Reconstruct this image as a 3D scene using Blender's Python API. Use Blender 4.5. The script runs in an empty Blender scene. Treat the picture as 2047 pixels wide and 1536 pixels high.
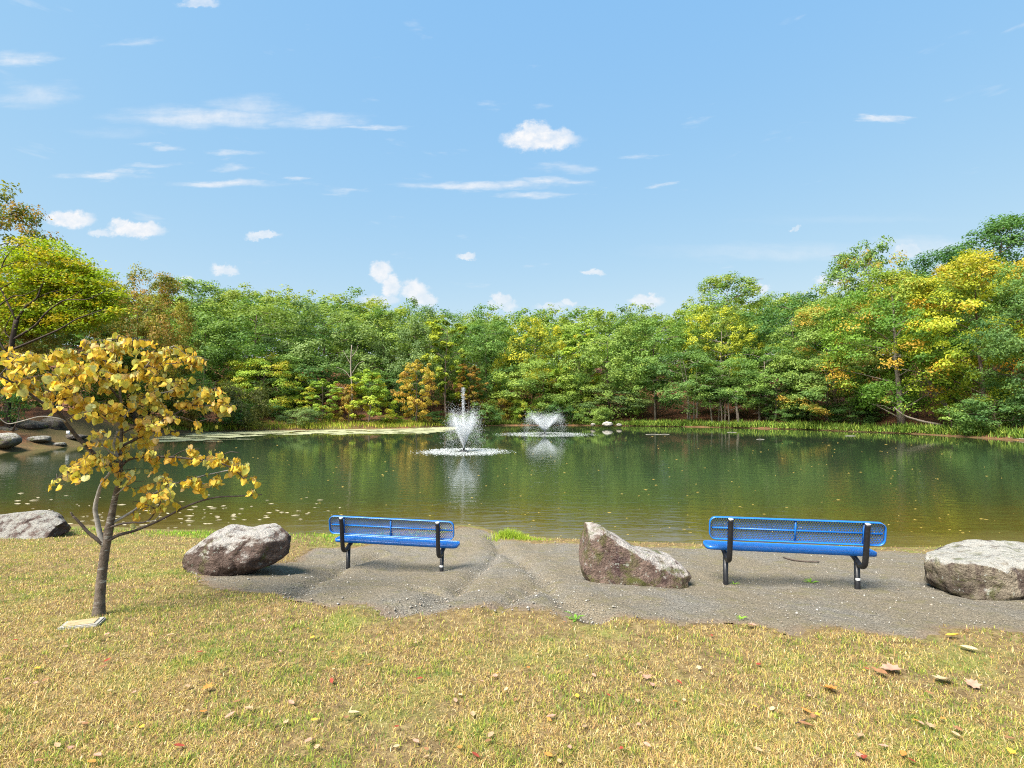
import bpy, bmesh, math, random
import numpy as np
from mathutils import Vector

# ------------------------------------------------------------------ camera, sky, sun, exposure
scene = bpy.context.scene
F = 1050.0            # focal length in pixels of the 2047 px wide photograph
CX, CY = 1023.5, 768.0
CAM_H = 2.40          # metres above the pond surface (z = 0)
PITCH = math.atan(47.0 / F)
cam_data = bpy.data.cameras.new("camera")
cam_data.sensor_width = 36.0
cam_data.lens = 36.0 * F / 2047.0
cam_data.clip_start = 0.05
cam_data.clip_end = 6000.0
cam = bpy.data.objects.new("camera", cam_data)
scene.collection.objects.link(cam)
cam.location = (0, 0, CAM_H)
cam.rotation_euler = (math.pi / 2 + PITCH, 0, 0)
scene.camera = cam

SUN_EL = math.radians(54)
SUN_AZ = math.radians(-136)       # measured from +Y (view direction) towards +X
sun_data = bpy.data.lights.new("sun", 'SUN')
sun_data.energy = 4.8
sun_data.angle = math.radians(34)
sun_data.color = (1.0, 0.95, 0.87)
sun = bpy.data.objects.new("sun", sun_data)
scene.collection.objects.link(sun)
to_sun = Vector((math.sin(SUN_AZ) * math.cos(SUN_EL), math.cos(SUN_AZ) * math.cos(SUN_EL), math.sin(SUN_EL)))
sun.rotation_euler = to_sun.to_track_quat('Z', 'Y').to_euler()

scene.view_settings.view_transform = 'Standard'
scene.view_settings.look = 'None'
scene.view_settings.gamma = 1.0
scene.view_settings.use_curve_mapping = False
scene.view_settings.exposure = 1.45
scene.cycles.max_bounces = 6
scene.cycles.diffuse_bounces = 4
scene.cycles.glossy_bounces = 3
scene.cycles.transmission_bounces = 4
scene.cycles.transparent_max_bounces = 6
scene.cycles.use_denoising = False
scene.cycles.sample_clamp_indirect = 6.0
scene.cycles.filter_width = 1.1

def pix_slopes(px, py):
    dx, dz = (px - CX) / F, (CY - py) / F
    y = math.cos(PITCH) - dz * math.sin(PITCH)
    z = math.sin(PITCH) + dz * math.cos(PITCH)
    return dx / y, z / y
def pix_angles(px, py):
    dx, dz = (px - CX) / F, (CY - py) / F
    y = math.cos(PITCH) - dz * math.sin(PITCH)
    z = math.sin(PITCH) + dz * math.cos(PITCH)
    return math.atan2(dx, y), math.atan2(z, math.hypot(dx, y))

world = bpy.data.worlds.new("World")
scene.world = world
world.use_nodes = True
def build_world():
    nt = world.node_tree
    nt.nodes.clear()
    N, L = nt.nodes.new, nt.links.new
    out = N('ShaderNodeOutputWorld')
    sky = N('ShaderNodeTexSky')
    sky.sky_type = 'NISHITA'
    sky.sun_disc = False
    sky.sun_elevation = SUN_EL
    sky.sun_rotation = SUN_AZ
    sky.air_density = 1.0
    sky.dust_density = 0.15
    sky.ozone_density = 1.6
    sky.altitude = 100
    tc = N('ShaderNodeTexCoord')
    nrm = N('ShaderNodeVectorMath'); nrm.operation = 'NORMALIZE'
    L(tc.outputs['Generated'], nrm.inputs[0])
    sep = N('ShaderNodeSeparateXYZ'); L(nrm.outputs[0], sep.inputs[0])
    def math_(op, a, b=None):
        n = N('ShaderNodeMath'); n.operation = op
        for i, v in enumerate((a, b)):
            if v is None: continue
            if isinstance(v, (int, float)): n.inputs[i].default_value = v
            else: L(v, n.inputs[i])
        return n.outputs[0]
    az = math_('ARCTAN2', sep.outputs[0], sep.outputs[1])
    el = math_('ARCSINE', sep.outputs[2])
    uva = N('ShaderNodeCombineXYZ'); L(az, uva.inputs[0]); L(el, uva.inputs[1])
    ysafe = math_('MAXIMUM', sep.outputs[1], .02)
    uvb = N('ShaderNodeCombineXYZ'); L(math_('DIVIDE', sep.outputs[0], ysafe), uvb.inputs[0]); L(math_('DIVIDE', sep.outputs[2], ysafe), uvb.inputs[1])
    def warp(scale, stretch, amp, detail, rough, uv=uvb):
        m = N('ShaderNodeVectorMath'); m.operation = 'MULTIPLY'; m.inputs[1].default_value = stretch
        L(uv.outputs[0], m.inputs[0])
        n = N('ShaderNodeTexNoise'); n.inputs['Scale'].default_value = scale
        n.inputs['Detail'].default_value = detail; n.inputs['Roughness'].default_value = rough
        L(m.outputs[0], n.inputs['Vector'])
        s = N('ShaderNodeVectorMath'); s.operation = 'SUBTRACT'; s.inputs[1].default_value = (.5, .5, .5)
        L(n.outputs['Color'], s.inputs[0])
        a = N('ShaderNodeVectorMath'); a.operation = 'MULTIPLY'; a.inputs[1].default_value = amp
        L(s.outputs[0], a.inputs[0])
        r = N('ShaderNodeVectorMath'); r.operation = 'ADD'
        L(uv.outputs[0], r.inputs[0]); L(a.outputs[0], r.inputs[1])
        return r.outputs[0], n.outputs[0]
    wispv, wispn = warp(9.0, (1, 4.2, 1), (.22, .042, 0), 6, .62)
    _, extn = warp(7.0, (1, 4.2, 1), (0, 0, 0), 4, .6, uva)
    cumv, cumn = warp(34.0, (1, 1.2, 1), (.052, .044, 0), 7, .64)
    wisps = [(275,83,60,10,.35),(40,118,85,18,.6),(75,188,90,30,.38),(400,235,190,24,.75),(470,245,110,16,.55),(505,212,95,24,.4),
             (630,240,115,18,.55),(735,252,70,7,.55),(325,295,48,7,.5),(450,308,62,9,.6),(305,327,50,6,.35),(482,332,48,11,.45),
             (200,350,100,9,.7),(275,342,40,9,.5),(430,368,125,10,.75),(580,357,28,5,.5),(685,381,52,7,.35),(950,371,190,11,.75),
             (1130,335,60,14,.4),(1090,364,90,10,.7),(1085,392,75,9,.6),(1775,240,62,8,.75),(1285,310,42,6,.4),(1330,368,26,5,.45),
             (1600,505,330,22,.25),(1850,492,120,26,.35),(230,265,90,14,.12),(1700,440,260,12,.08)]
    cums = [(1082,278,80,24,1.),(1072,262,36,20,.9),(140,438,52,18,1.),(272,460,60,18,1.),(245,450,22,14,.9),(200,465,26,9,.6),(525,471,38,9,.7),
            (450,540,28,10,.8),(930,513,20,7,.8),(763,543,24,22,.9),(782,572,20,26,.9),(828,582,32,24,.9),(850,602,26,14,.9),(760,602,44,12,.6),
            (1000,598,22,12,.8),(1010,612,34,10,.6),(1185,545,26,7,.7),(1135,603,16,8,.7),(1100,612,40,8,.5),(1292,600,40,13,.8),(1815,500,34,13,.55),(1890,542,36,14,.6),
            (1660,563,34,11,.8),(1522,578,22,9,.7),(1590,461,9,6,.5),(395,8,44,12,.6),(375,562,16,9,.8),(20,492,40,12,.4)]
    # hazy daylight: the sky's brightness evened out towards the horizon, the same all round
    sc = N('ShaderNodeSeparateColor'); L(sky.outputs[0], sc.inputs[0])
    cc = N('ShaderNodeCombineColor')
    for i, (k, p) in enumerate(SKY_CURVE): L(math_('MULTIPLY', math_('POWER', sc.outputs[i], p), k), cc.inputs[i])
    skycol = cc.outputs[0]
    # thin streaks over the whole sky, of the same sort as those in view
    ext = N('ShaderNodeMapRange'); ext.interpolation_type = 'SMOOTHSTEP'
    ext.inputs[1].default_value = .62; ext.inputs[2].default_value = .8; ext.inputs[4].default_value = .35
    L(extn, ext.inputs[0])
    br = N('ShaderNodeMapRange'); br.inputs[1].default_value = .25; br.inputs[2].default_value = .6
    br.inputs[3].default_value = .55; br.inputs[4].default_value = 1.0; L(cumn, br.inputs[0])
    cm = N('ShaderNodeMix'); cm.data_type = 'RGBA'; L(cumn, cm.inputs['Factor'])
    cm.inputs[6].default_value = (CLOUD * .86, CLOUD * .89, CLOUD * .95, 1); cm.inputs[7].default_value = (CLOUD * 1.08, CLOUD * 1.07, CLOUD * 1.06, 1); cloudcol = cm.outputs[2]
    items = []
    for vec, lst, lo, mg in ((wispv, wisps, .0, (.09, .02)), (cumv, cums, .55, (.025, .022))):
        for (px, py, rx, ry, op) in lst:
            a, e = pix_slopes(px, py)
            a1, _ = pix_slopes(px + rx, py); _, e1 = pix_slopes(px, py - ry)
            ra, re = max(abs(a1 - a), 1e-4), max(abs(e1 - e), 1e-4)
            items.append((vec, lo, op, a, e, ra, re, a - 1.15 * ra - mg[0], a + 1.15 * ra + mg[0], e - 1.15 * re - mg[1], e + 1.15 * re + mg[1]))
    def closure(lst, extra=True):
        mask = ext.outputs[0]
        for (vec, lo, op, a, e, ra, re, *_b) in lst:
            m = N('ShaderNodeVectorMath'); m.operation = 'MULTIPLY_ADD'
            L(vec, m.inputs[0]); m.inputs[1].default_value = (1 / ra, 1 / re, 0); m.inputs[2].default_value = (-a / ra, -e / re, 0)
            ln = N('ShaderNodeVectorMath'); ln.operation = 'LENGTH'; L(m.outputs[0], ln.inputs[0])
            mr = N('ShaderNodeMapRange'); mr.interpolation_type = 'SMOOTHSTEP'
            mr.inputs[1].default_value = 1.15; mr.inputs[2].default_value = lo
            mr.inputs[3].default_value = 0.0; mr.inputs[4].default_value = op
            L(ln.outputs['Value'], mr.inputs[0])
            mask = math_('MAXIMUM', mask, mr.outputs[0])
        if lst: mask = math_('MULTIPLY', mask, br.outputs[0])
        mix = N('ShaderNodeMix'); mix.data_type = 'RGBA'
        L(mask, mix.inputs['Factor']); L(skycol, mix.inputs[6])
        L(cloudcol, mix.inputs[7])
        bg = N('ShaderNodeBackground'); bg.inputs['Strength'].default_value = SKY_STR
        L(mix.outputs[2], bg.inputs['Color'])
        return bg.outputs[0]
    sb = N('ShaderNodeSeparateXYZ'); L(uvb.outputs[0], sb.inputs[0]); uvx, uvy = sb.outputs[0], sb.outputs[1]
    # the clouds are looked up by region of the sky (only a saving of work; the result is the same as one long list)
    def tree(lst, a0, a1, e0, e1, depth):
        lst = [i for i in lst if i[7] < a1 and i[8] > a0 and i[9] < e1 and i[10] > e0]
        if len(lst) <= 4 or depth == 0: return closure(lst)
        if depth % 2: c = (a0 + a1) / 2; var, bx = uvx, ((a0, c, e0, e1), (c, a1, e0, e1))
        else: c = sorted(i[4] for i in lst)[len(lst) // 2] + .004; var, bx = uvy, ((a0, a1, e0, c), (a0, a1, c, e1))
        fac = math_('GREATER_THAN', var, c)
        mx = N('ShaderNodeMixShader'); L(fac, mx.inputs[0])
        L(tree(lst, *bx[0], depth - 1), mx.inputs[1]); L(tree(lst, *bx[1], depth - 1), mx.inputs[2])
        return mx.outputs[0]
    inner = tree(items, -1.6, 1.6, -.1, 1.2, 5)
    box = math_('MULTIPLY', math_('LESS_THAN', math_('ABSOLUTE', az), 1.1), math_('LESS_THAN', math_('ABSOLUTE', math_('SUBTRACT', el, .4)), .5))
    top = N('ShaderNodeMixShader'); L(box, top.inputs[0]); L(closure([]), top.inputs[1]); L(inner, top.inputs[2])
    L(top.outputs[0], out.inputs[0])
    world.cycles.sampling_method = 'MANUAL'; world.cycles.sample_map_resolution = 512
SKY_STR, CLOUD = 0.145, 2.45
SKY_CURVE = ((.733, .65), (1.204, .33), (2.19, .03))
build_world()

# ------------------------------------------------------------------ helpers
rng = np.random.default_rng(7)
random.seed(7)
COL = scene.collection
CAMV = np.array([0, 0, CAM_H])

def ray(px, py):
    dx, dz = (px - CX) / F, (CY - py) / F
    return np.array([dx, math.cos(PITCH) - dz * math.sin(PITCH), math.sin(PITCH) + dz * math.cos(PITCH)])
def at(px, py, Y):
    r = ray(px, py); return CAMV + r * (Y / r[1])
def on_z(px, py, z=0.0):
    r = ray(px, py); return CAMV + r * ((z - CAM_H) / r[2])

def _hash(i, j, k, seed):
    h = (i * 374761393 + j * 668265263 + k * 2147483647 + seed * 974634777) & 0xffffffff
    h = ((h ^ (h >> 13)) * 1274126177) & 0xffffffff
    h = h ^ (h >> 16)
    return (h & 0xffffff) / float(0xffffff)
def vnoise(p, seed=0):
    p = np.asarray(p, float)
    if p.shape[-1] == 2: p = np.concatenate([p, np.zeros(p.shape[:-1] + (1,))], -1)
    f = np.floor(p); i = f.astype(np.int64); t = p - f; t = t * t * (3 - 2 * t)
    r = 0
    for a in (0, 1):
        wa = t[..., 0] if a else 1 - t[..., 0]
        for b in (0, 1):
            wb = t[..., 1] if b else 1 - t[..., 1]
            for c in (0, 1):
                wc = t[..., 2] if c else 1 - t[..., 2]
                r = r + wa * wb * wc * _hash(i[..., 0] + a, i[..., 1] + b, i[..., 2] + c, seed)
    return r
def fbm(p, seed=0, octaves=4, gain=.5):
    p = np.asarray(p, float); s = 0; a = 1; n = 0
    for o in range(octaves):
        s = s + a * vnoise(p * (2 ** o), seed + o * 17); n += a; a *= gain
    return s / n
def sstep(a, b, x):
    t = np.clip((x - a) / (b - a), 0, 1); return t * t * (3 - 2 * t)

def set_props(o, label=None, category=None, group=None, kind=None):
    if label: o["label"] = label
    if category: o["category"] = category
    if group: o["group"] = group
    if kind: o["kind"] = kind
    return o
def empty(name, loc=(0, 0, 0), rz=0.0, **kw):
    o = bpy.data.objects.new(name, None); COL.objects.link(o)
    o.empty_display_size = .2
    o.location = loc; o.rotation_euler = (0, 0, rz)
    return set_props(o, **kw)
def link(name, me, parent=None, **kw):
    o = bpy.data.objects.new(name, me); COL.objects.link(o)
    if parent is not None: o.parent = parent
    return set_props(o, **kw)
def np_mesh(name, V, faces, mat=None, smooth=False, attrs=None):
    """V (n,3); faces = list of int arrays, each (m,k)."""
    me = bpy.data.meshes.new(name)
    V = np.asarray(V, np.float32)
    if isinstance(faces, np.ndarray): faces = [faces]
    faces = [np.asarray(f, np.int32) for f in faces if len(f)]
    me.vertices.add(len(V)); me.vertices.foreach_set("co", V.ravel())
    loops = np.concatenate([f.ravel() for f in faces])
    tot = np.concatenate([np.full(len(f), f.shape[1], np.int32) for f in faces])
    start = np.concatenate([[0], np.cumsum(tot)[:-1]]).astype(np.int32)
    me.loops.add(len(loops)); me.loops.foreach_set("vertex_index", loops)
    me.polygons.add(len(tot)); me.polygons.foreach_set("loop_start", start)
    me.polygons.foreach_set("loop_total", tot)
    if smooth: me.polygons.foreach_set("use_smooth", np.ones(len(tot), bool))
    for k, v in (attrs or {}).items():
        v = np.asarray(v, np.float32)
        if v.ndim == 2:
            at_ = me.attributes.new(k, 'FLOAT_COLOR', 'POINT')
            if v.shape[1] == 3: v = np.concatenate([v, np.ones((len(v), 1), np.float32)], 1)
            at_.data.foreach_set("color", v.ravel())
        else:
            at_ = me.attributes.new(k, 'FLOAT', 'POINT'); at_.data.foreach_set("value", v)
    me.update(calc_edges=True); me.validate()
    if mat: me.materials.append(mat)
    return me

class MB:
    """collects shapes into one mesh"""
    def __init__(s): s.v = []; s.f = {}; s.n = 0
    def add(s, V, Fs):
        V = np.asarray(V, float)
        for f in (Fs if isinstance(Fs, list) else [Fs]):
            f = np.asarray(f)
            if len(f): s.f.setdefault(f.shape[1], []).append(f + s.n)
        s.v.append(V); s.n += len(V)
        return s
    def box(s, lo, hi):
        x0, y0, z0 = lo; x1, y1, z1 = hi
        V = [(x0,y0,z0),(x1,y0,z0),(x1,y1,z0),(x0,y1,z0),(x0,y0,z1),(x1,y0,z1),(x1,y1,z1),(x0,y1,z1)]
        return s.add(V, np.array([[0,3,2,1],[4,5,6,7],[0,1,5,4],[1,2,6,5],[2,3,7,6],[3,0,4,7]]))
    def tube(s, pts, rad, n=8, cap=True, closed=False):
        P = np.asarray(pts, float); m = len(P)
        R = np.full(m, rad) if np.isscalar(rad) else np.asarray(rad, float)
        if closed: T = np.roll(P, -1, 0) - np.roll(P, 1, 0)
        else: T = np.gradient(P, axis=0)
        T /= np.linalg.norm(T, axis=1)[:, None] + 1e-9
        up = np.array([0, 0, 1.]) if abs(T[0, 2]) < .9 else np.array([0, 1., 0])
        A = np.cross(T[0], up); A /= np.linalg.norm(A)
        V = []; ang = np.arange(n) * 2 * math.pi / n
        for i in range(m):
            A = A - T[i] * A.dot(T[i]); A /= np.linalg.norm(A) + 1e-9
            B = np.cross(T[i], A)
            V.append(P[i] + R[i] * (np.cos(ang)[:, None] * A + np.sin(ang)[:, None] * B))
        V = np.concatenate(V)
        fs = []
        for i in range(m if closed else m - 1):
            a = np.arange(n) + i * n; b = np.roll(np.arange(n), -1) + i * n
            j = ((i + 1) % m) * n - i * n
            fs.append(np.stack([a, b, b + j, a + j], 1))
        fl = [np.concatenate(fs)]
        if cap and not closed:
            fl += [np.arange(n)[None, ::-1], (np.arange(n) + (m - 1) * n)[None]]
        return s.add(V, fl)
    def mesh(s, name, mat=None, smooth=False, attrs=None):
        return np_mesh(name, np.concatenate(s.v), [np.concatenate(f) for f in s.f.values()], mat, smooth, attrs)
    def build(s, name, mat=None, parent=None, smooth=False, **kw):
        return link(name, s.mesh(name, mat, smooth), parent, **kw)

def smooth_path(P, sub=4):
    """Catmull-Rom through the points"""
    P = np.asarray(P, float)
    Q = np.concatenate([[2 * P[0] - P[1]], P, [2 * P[-1] - P[-2]]])
    out = []
    for i in range(1, len(Q) - 2):
        for k in range(sub):
            t = k / sub
            out.append(.5 * (2 * Q[i] + (Q[i+1] - Q[i-1]) * t + (2*Q[i-1] - 5*Q[i] + 4*Q[i+1] - Q[i+2]) * t*t + (3*Q[i] - Q[i-1] - 3*Q[i+1] + Q[i+2]) * t**3))
    out.append(P[-1]); return np.array(out)

# ---- materials
class Mat:
    def __init__(s, name, rough=.7, spec=.3):
        s.m = bpy.data.materials.new(name); s.m.use_nodes = True
        s.nt = s.m.node_tree; s.b = s.nt.nodes['Principled BSDF']
        s.b.inputs['Roughness'].default_value = rough
        s.b.inputs['Specular IOR Level'].default_value = spec
        s.out = s.nt.nodes['Material Output']
    def n(s, t, **kw):
        x = s.nt.nodes.new('ShaderNode' + t)
        for k, v in kw.items():
            if hasattr(x, k): setattr(x, k, v)
            else: x.inputs[k.replace('_', ' ')].default_value = v
        return x
    def l(s, a, b): s.nt.links.new(a, b)
    def pos(s, scale=(1, 1, 1), obj=False):
        src = s.n('TexCoord').outputs['Object'] if obj else s.n('NewGeometry').outputs['Position']
        m = s.n('VectorMath', operation='MULTIPLY'); m.inputs[1].default_value = scale
        s.l(src, m.inputs[0]); return m.outputs[0]
    def noise(s, vec, scale, detail=4, rough=.55, dist=0):
        x = s.n('TexNoise', Scale=scale, Detail=detail, Roughness=rough, Distortion=dist); s.l(vec, x.inputs['Vector']); return x.outputs[0]
    def ramp(s, fac, stops):
        r = s.n('ValToRGB'); e = r.color_ramp.elements
        while len(e) < len(stops): e.new(.5)
        for el_, (p, c) in zip(e, stops):
            el_.position = p; el_.color = (*c, 1) if len(c) == 3 else c
        s.l(fac, r.inputs[0]); return r.outputs[0]
    def mix(s, fac, a, b, blend='MIX'):
        x = s.n('Mix', data_type='RGBA', blend_type=blend)
        for i, v in ((0, fac), (6, a), (7, b)):
            if isinstance(v, (int, float)): x.inputs[i].default_value = v
            elif isinstance(v, tuple): x.inputs[i].default_value = (*v, 1)
            else: s.l(v, x.inputs[i])
        return x.outputs[2]
    def rng(s, v, a, b, c=0., d=1.):
        x = s.n('MapRange'); s.l(v, x.inputs[0])
        for i, q in enumerate((a, b, c, d)): x.inputs[i + 1].default_value = q
        return x.outputs[0]
    def mth(s, op, a, b=0.):
        x = s.n('Math', operation=op)
        for i, v in enumerate((a, b)):
            if isinstance(v, (int, float)): x.inputs[i].default_value = v
            else: s.l(v, x.inputs[i])
        return x.outputs[0]
    def attr(s, name, col=False):
        x = s.n('Attribute', attribute_name=name); return x.outputs['Color' if col else 'Fac']
    def color(s, c):
        if isinstance(c, tuple): s.b.inputs['Base Color'].default_value = (*c, 1)
        else: s.l(c, s.b.inputs['Base Color'])
        return s
    def bump(s, h, strength=.5, dist=.02):
        x = s.n('Bump', Strength=strength, Distance=dist); s.l(h, x.inputs['Height']); s.l(x.outputs[0], s.b.inputs['Normal']); return s
    def translucent(s, c, amount):
        t = s.n('BsdfTranslucent'); mx = s.n('MixShader'); mx.inputs[0].default_value = amount
        if isinstance(c, tuple): t.inputs[0].default_value = (*c, 1)
        else: s.l(c, t.inputs[0])
        s.l(s.b.outputs[0], mx.inputs[1]); s.l(t.outputs[0], mx.inputs[2]); s.l(mx.outputs[0], s.out.inputs[0]); return s

# ------------------------------------------------------------------ the lie of the land
POND_PX = [(-700,1020),(-300,1050),(0,1055),(150,1050),(300,1060),(450,1064),(600,1071),(690,1070),(800,1062),(870,1054),(925,1051),(965,1055),(1005,1068),
           (1100,1078),(1250,1085),(1400,1090),(1600,1095),(1800,1097),(2047,1092),(2500,1070),(2900,1010),(2800,940),(2400,905),
           (2047,881),(1850,869),(1700,863),(1600,859),(1400,854),(1230,851.5),(1100,850.5),(1000,851),(900,853),(820,857),(700,859),(500,862),(400,865),
           (330,869),(250,878),(130,888),(60,897),(0,907),(-200,925),(-500,955),(-800,985)]
POND = np.array([on_z(*p)[:2] for p in POND_PX])
def pond_dist(P):
    """signed distance to the shore line, positive on land"""
    P = np.asarray(P, float); A = POND; B = np.roll(POND, -1, 0)
    best = np.full(len(P), 1e9); ins = np.zeros(len(P), bool)
    for a, b in zip(A, B):
        ab = b - a; t = np.clip(((P - a) @ ab) / (ab @ ab), 0, 1)
        d = np.hypot(*(P - a - t[:, None] * ab).T); best = np.minimum(best, d)
        c = (a[1] > P[:, 1]) != (b[1] > P[:, 1])
        with np.errstate(divide='ignore', invalid='ignore'):
            x = (b[0] - a[0]) * (P[:, 1] - a[1]) / (b[1] - a[1] + 1e-12) + a[0]
        ins ^= c & (P[:, 0] < x)
    return np.where(ins, -best, best)
RUTS = [[(1000,1100),(960,1140),(915,1185),(850,1210),(780,1228)],[(1000,1100),(1050,1130),(1085,1165),(1130,1205),(1190,1238)],
        [(985,1075),(1000,1100)],[(590,1190),(640,1160),(690,1132),(760,1112)],[(900,1190),(840,1182)],[(1085,1165),(1040,1190),(990,1222)]]
RUT_W = None
BUMPS = [(-35., 38., 7., 1.7), (-30., 34.5, 3.5, .7)]      # (x, y, radius, height)
def gz(P):
    P = np.atleast_2d(np.asarray(P, float))[:, :2]
    d = pond_dist(P); x, y = P[:, 0], P[:, 1]
    near = np.interp(d, [-8, -1.5, -.15, .1, .5, 1.2, 3, 5, 9, 30, 300], [-1.6, -.45, -.06, .05, .12, .20, .44, .64, .84, 1.1, 1.4])
    far = np.interp(d, [-8, -1.5, -.3, .1, .8, 4, 12, 30, 60, 300], [-1.6, -.5, -.1, .12, .3, .55, 2.2, 8.5, 13., 15.])
    w = sstep(12, 20, y)
    z = near * (1 - w) + far * w
    for bx, by, r, h in BUMPS:
        z = z + h * np.exp(-((x - bx) ** 2 + (y - by) ** 2) / (r * r))
    nm = (np.abs(x) < 14) & (y > -3) & (y < 13)
    if nm.any():
        q = P[nm]
        amp = sstep(.1, .8, d[nm])
        z[nm] += amp * ((fbm(q * .9, 3, 3) - .5) * .09 + (fbm(q * 4, 9, 3) - .5) * .022)
    fm = (y > 20) & (d > 0)
    if fm.any(): z[fm] += (fbm(P[fm] * .12, 5, 3) - .5) * 1.2 * sstep(2, 14, d[fm])
    if RUT_W is not None and nm.any():
        best = np.full(nm.sum(), 9.)
        for R in RUT_W:
            for a, b in zip(R[:-1], R[1:]):
                ab = b - a; t = np.clip(((q - a) @ ab) / (ab @ ab), 0, 1)
                best = np.minimum(best, np.hypot(*(q - a - t[:, None] * ab).T))
        wob = .09 * (.6 + .8 * fbm(q * 5, 31, 2))
        z[nm] -= .055 * np.exp(-(best / wob) ** 2) - .018 * np.exp(-((best - .28) / .16) ** 2)
    return z
def g1(x, y): return float(gz([[x, y]])[0])
def hit(px, py):
    """where the sight line through a pixel meets the ground"""
    r = ray(px, py); T = np.geomspace(1, 130, 260) / r[1]
    P = CAMV + r * T[:, None]; below = P[:, 2] < gz(P)
    i = int(np.argmax(below)) if below.any() else len(T) - 1
    a, b = T[max(i - 1, 0)], T[i]
    for _ in range(8):
        m = (a + b) / 2; p = CAMV + r * m
        if p[2] < g1(p[0], p[1]): b = m
        else: a = m
    return CAMV + r * b
BENCH_R = np.array([3.0, 5.80]); BENCH_L = np.array([-1.585, 7.28]); BENCH_YAW = math.radians(-8.5)
def fit_ground(x, y, z, r): BUMPS.append((x, y, r, z - g1(x, y)))
fit_ground(BENCH_L[0], BENCH_L[1], .16, 1.6)
fit_ground(BENCH_R[0], BENCH_R[1], .46, 1.3)
RUT_W = [np.array([hit(*p)[:2] for p in R]) for R in RUTS]

def stretch(lo, hi, step, far, growth=1.13):
    a = list(np.arange(lo, hi + 1e-6, step)); s = step
    up = [a[-1]]; s = step
    while up[-1] < far: s = min(s * growth, 200); up.append(up[-1] + s)
    dn = [a[0]]; s = step
    while dn[-1] > -far: s = min(s * growth, 200); dn.append(dn[-1] - s)
    return np.array(dn[:0:-1] + a + up[1:])
def grid_mesh(xs, ys):
    X, Y = np.meshgrid(xs, ys); n, m = X.shape
    i = np.arange(n * m).reshape(n, m)
    return np.stack([X.ravel(), Y.ravel()], 1), np.stack([i[:-1, :-1], i[:-1, 1:], i[1:, 1:], i[1:, :-1]], -1).reshape(-1, 4)

GRAVEL_PX = [(352,1148),(400,1168),(470,1184),(540,1196),(600,1208),(660,1216),(720,1218),(770,1222),(830,1236),(880,1238),(920,1228),(960,1222),(1010,1220),(1070,1228),
             (1120,1246),(1170,1250),(1230,1240),(1300,1240),(1360,1246),(1450,1250),(1510,1252),(1560,1268),(1590,1284),(1620,1262),(1680,1260),(1740,1274),(1820,1286),
             (1865,1288),(1890,1262),(1960,1266),(2047,1270),(2300,1275),(2700,1230),(2500,1130),(2100,1106),(1900,1103),(1800,1101),(1600,1099),(1400,1094),(1250,1089),
             (1150,1084),(1080,1081),(1000,1075),(975,1062),(940,1053),(900,1055),(880,1062),(800,1080),(690,1092),(600,1090),(575,1110),(500,1140),(400,1146)]
GRAVEL = np.array([hit(*p)[:2] for p in GRAVEL_PX])
def poly_dist(P, poly):
    global POND
    keep = POND; POND = poly
    d = -pond_dist(P); POND = keep
    return d          # positive inside
def gravel_in(P):
    P = np.asarray(P, float)[:, :2]
    return poly_dist(P, GRAVEL) + (fbm(P * 2.2, 77, 4) - .5) * .5

# ---- materials for the ground
def m_ground():
    m = Mat("lawn_soil", .95, .1)
    p = m.pos(); a = m.noise(p, 1.3, 6, .65); b = m.noise(p, 14, 5, .7); c = m.noise(p, 90, 3, .7)
    dry = m.ramp(b, [(.3, (.075, .05, .025)), (.5, (.17, .12, .055)), (.7, (.29, .22, .10))])
    grn = m.ramp(b, [(.3, (.08, .10, .02)), (.6, (.19, .20, .05))])
    lawn = m.mix(m.rng(a, .5, .66), dry, grn)
    w_ = m.noise(p, 2.5, 5, .7)
    lawn = m.mix(m.rng(c, .45, .75, 0, .5), lawn, (.14, .09, .05))
    lit = m.ramp(b, [(.3, (.06, .026, .016)), (.5, (.17, .070, .036)), (.72, (.30, .14, .07))])
    litter = m.mix(m.rng(w_, .42, .62), lit, (.065, .042, .028))
    far = m.attr("wood")
    col = m.mix(far, lawn, litter)
    col = m.mix(m.attr("bed"), col, (.10, .08, .035))
    m.color(col); m.bump(m.mth('ADD', b, c), .6, .03); return m.m
def m_gravel():
    m = Mat("gravel", .95, .15)
    p = m.pos(); a = m.noise(p, 1.1, 5, .6); b = m.noise(p, 5, 5, .65); c = m.noise(p, 75, 4, .8); d = m.noise(p, 30, 5, .75)
    grey = m.ramp(c, [(.32, (.045, .041, .035)), (.5, (.175, .158, .13)), (.68, (.40, .37, .315))])
    warm = m.ramp(c, [(.32, (.05, .042, .028)), (.5, (.19, .157, .108)), (.70, (.39, .33, .24))])
    col = m.mix(m.rng(a, .34, .56), grey, warm)
    moss = m.mix(m.rng(b, .52, .66, 0, .5), col, (.17, .15, .065))
    col = m.mix(m.rng(d, .54, .66, 0, .65), moss, (.10, .092, .078))
    vor = m.n('TexVoronoi', Scale=70.0); m.l(p, vor.inputs['Vector'])
    spk = m.mth('LESS_THAN', vor.outputs['Distance'], .13)
    col = m.mix(m.mth('MULTIPLY', spk, .35), col, (.42, .39, .34))
    col = m.mix(m.rng(m.attr("edge"), 0, .22, .75, 0), col, (.24, .15, .09))
    m.color(col); m.bump(m.mth('ADD', m.mth('ADD', c, m.mth('MULTIPLY', d, 1.5)), m.mth('MULTIPLY', b, 3.)), .9, .02); return m.m

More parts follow.
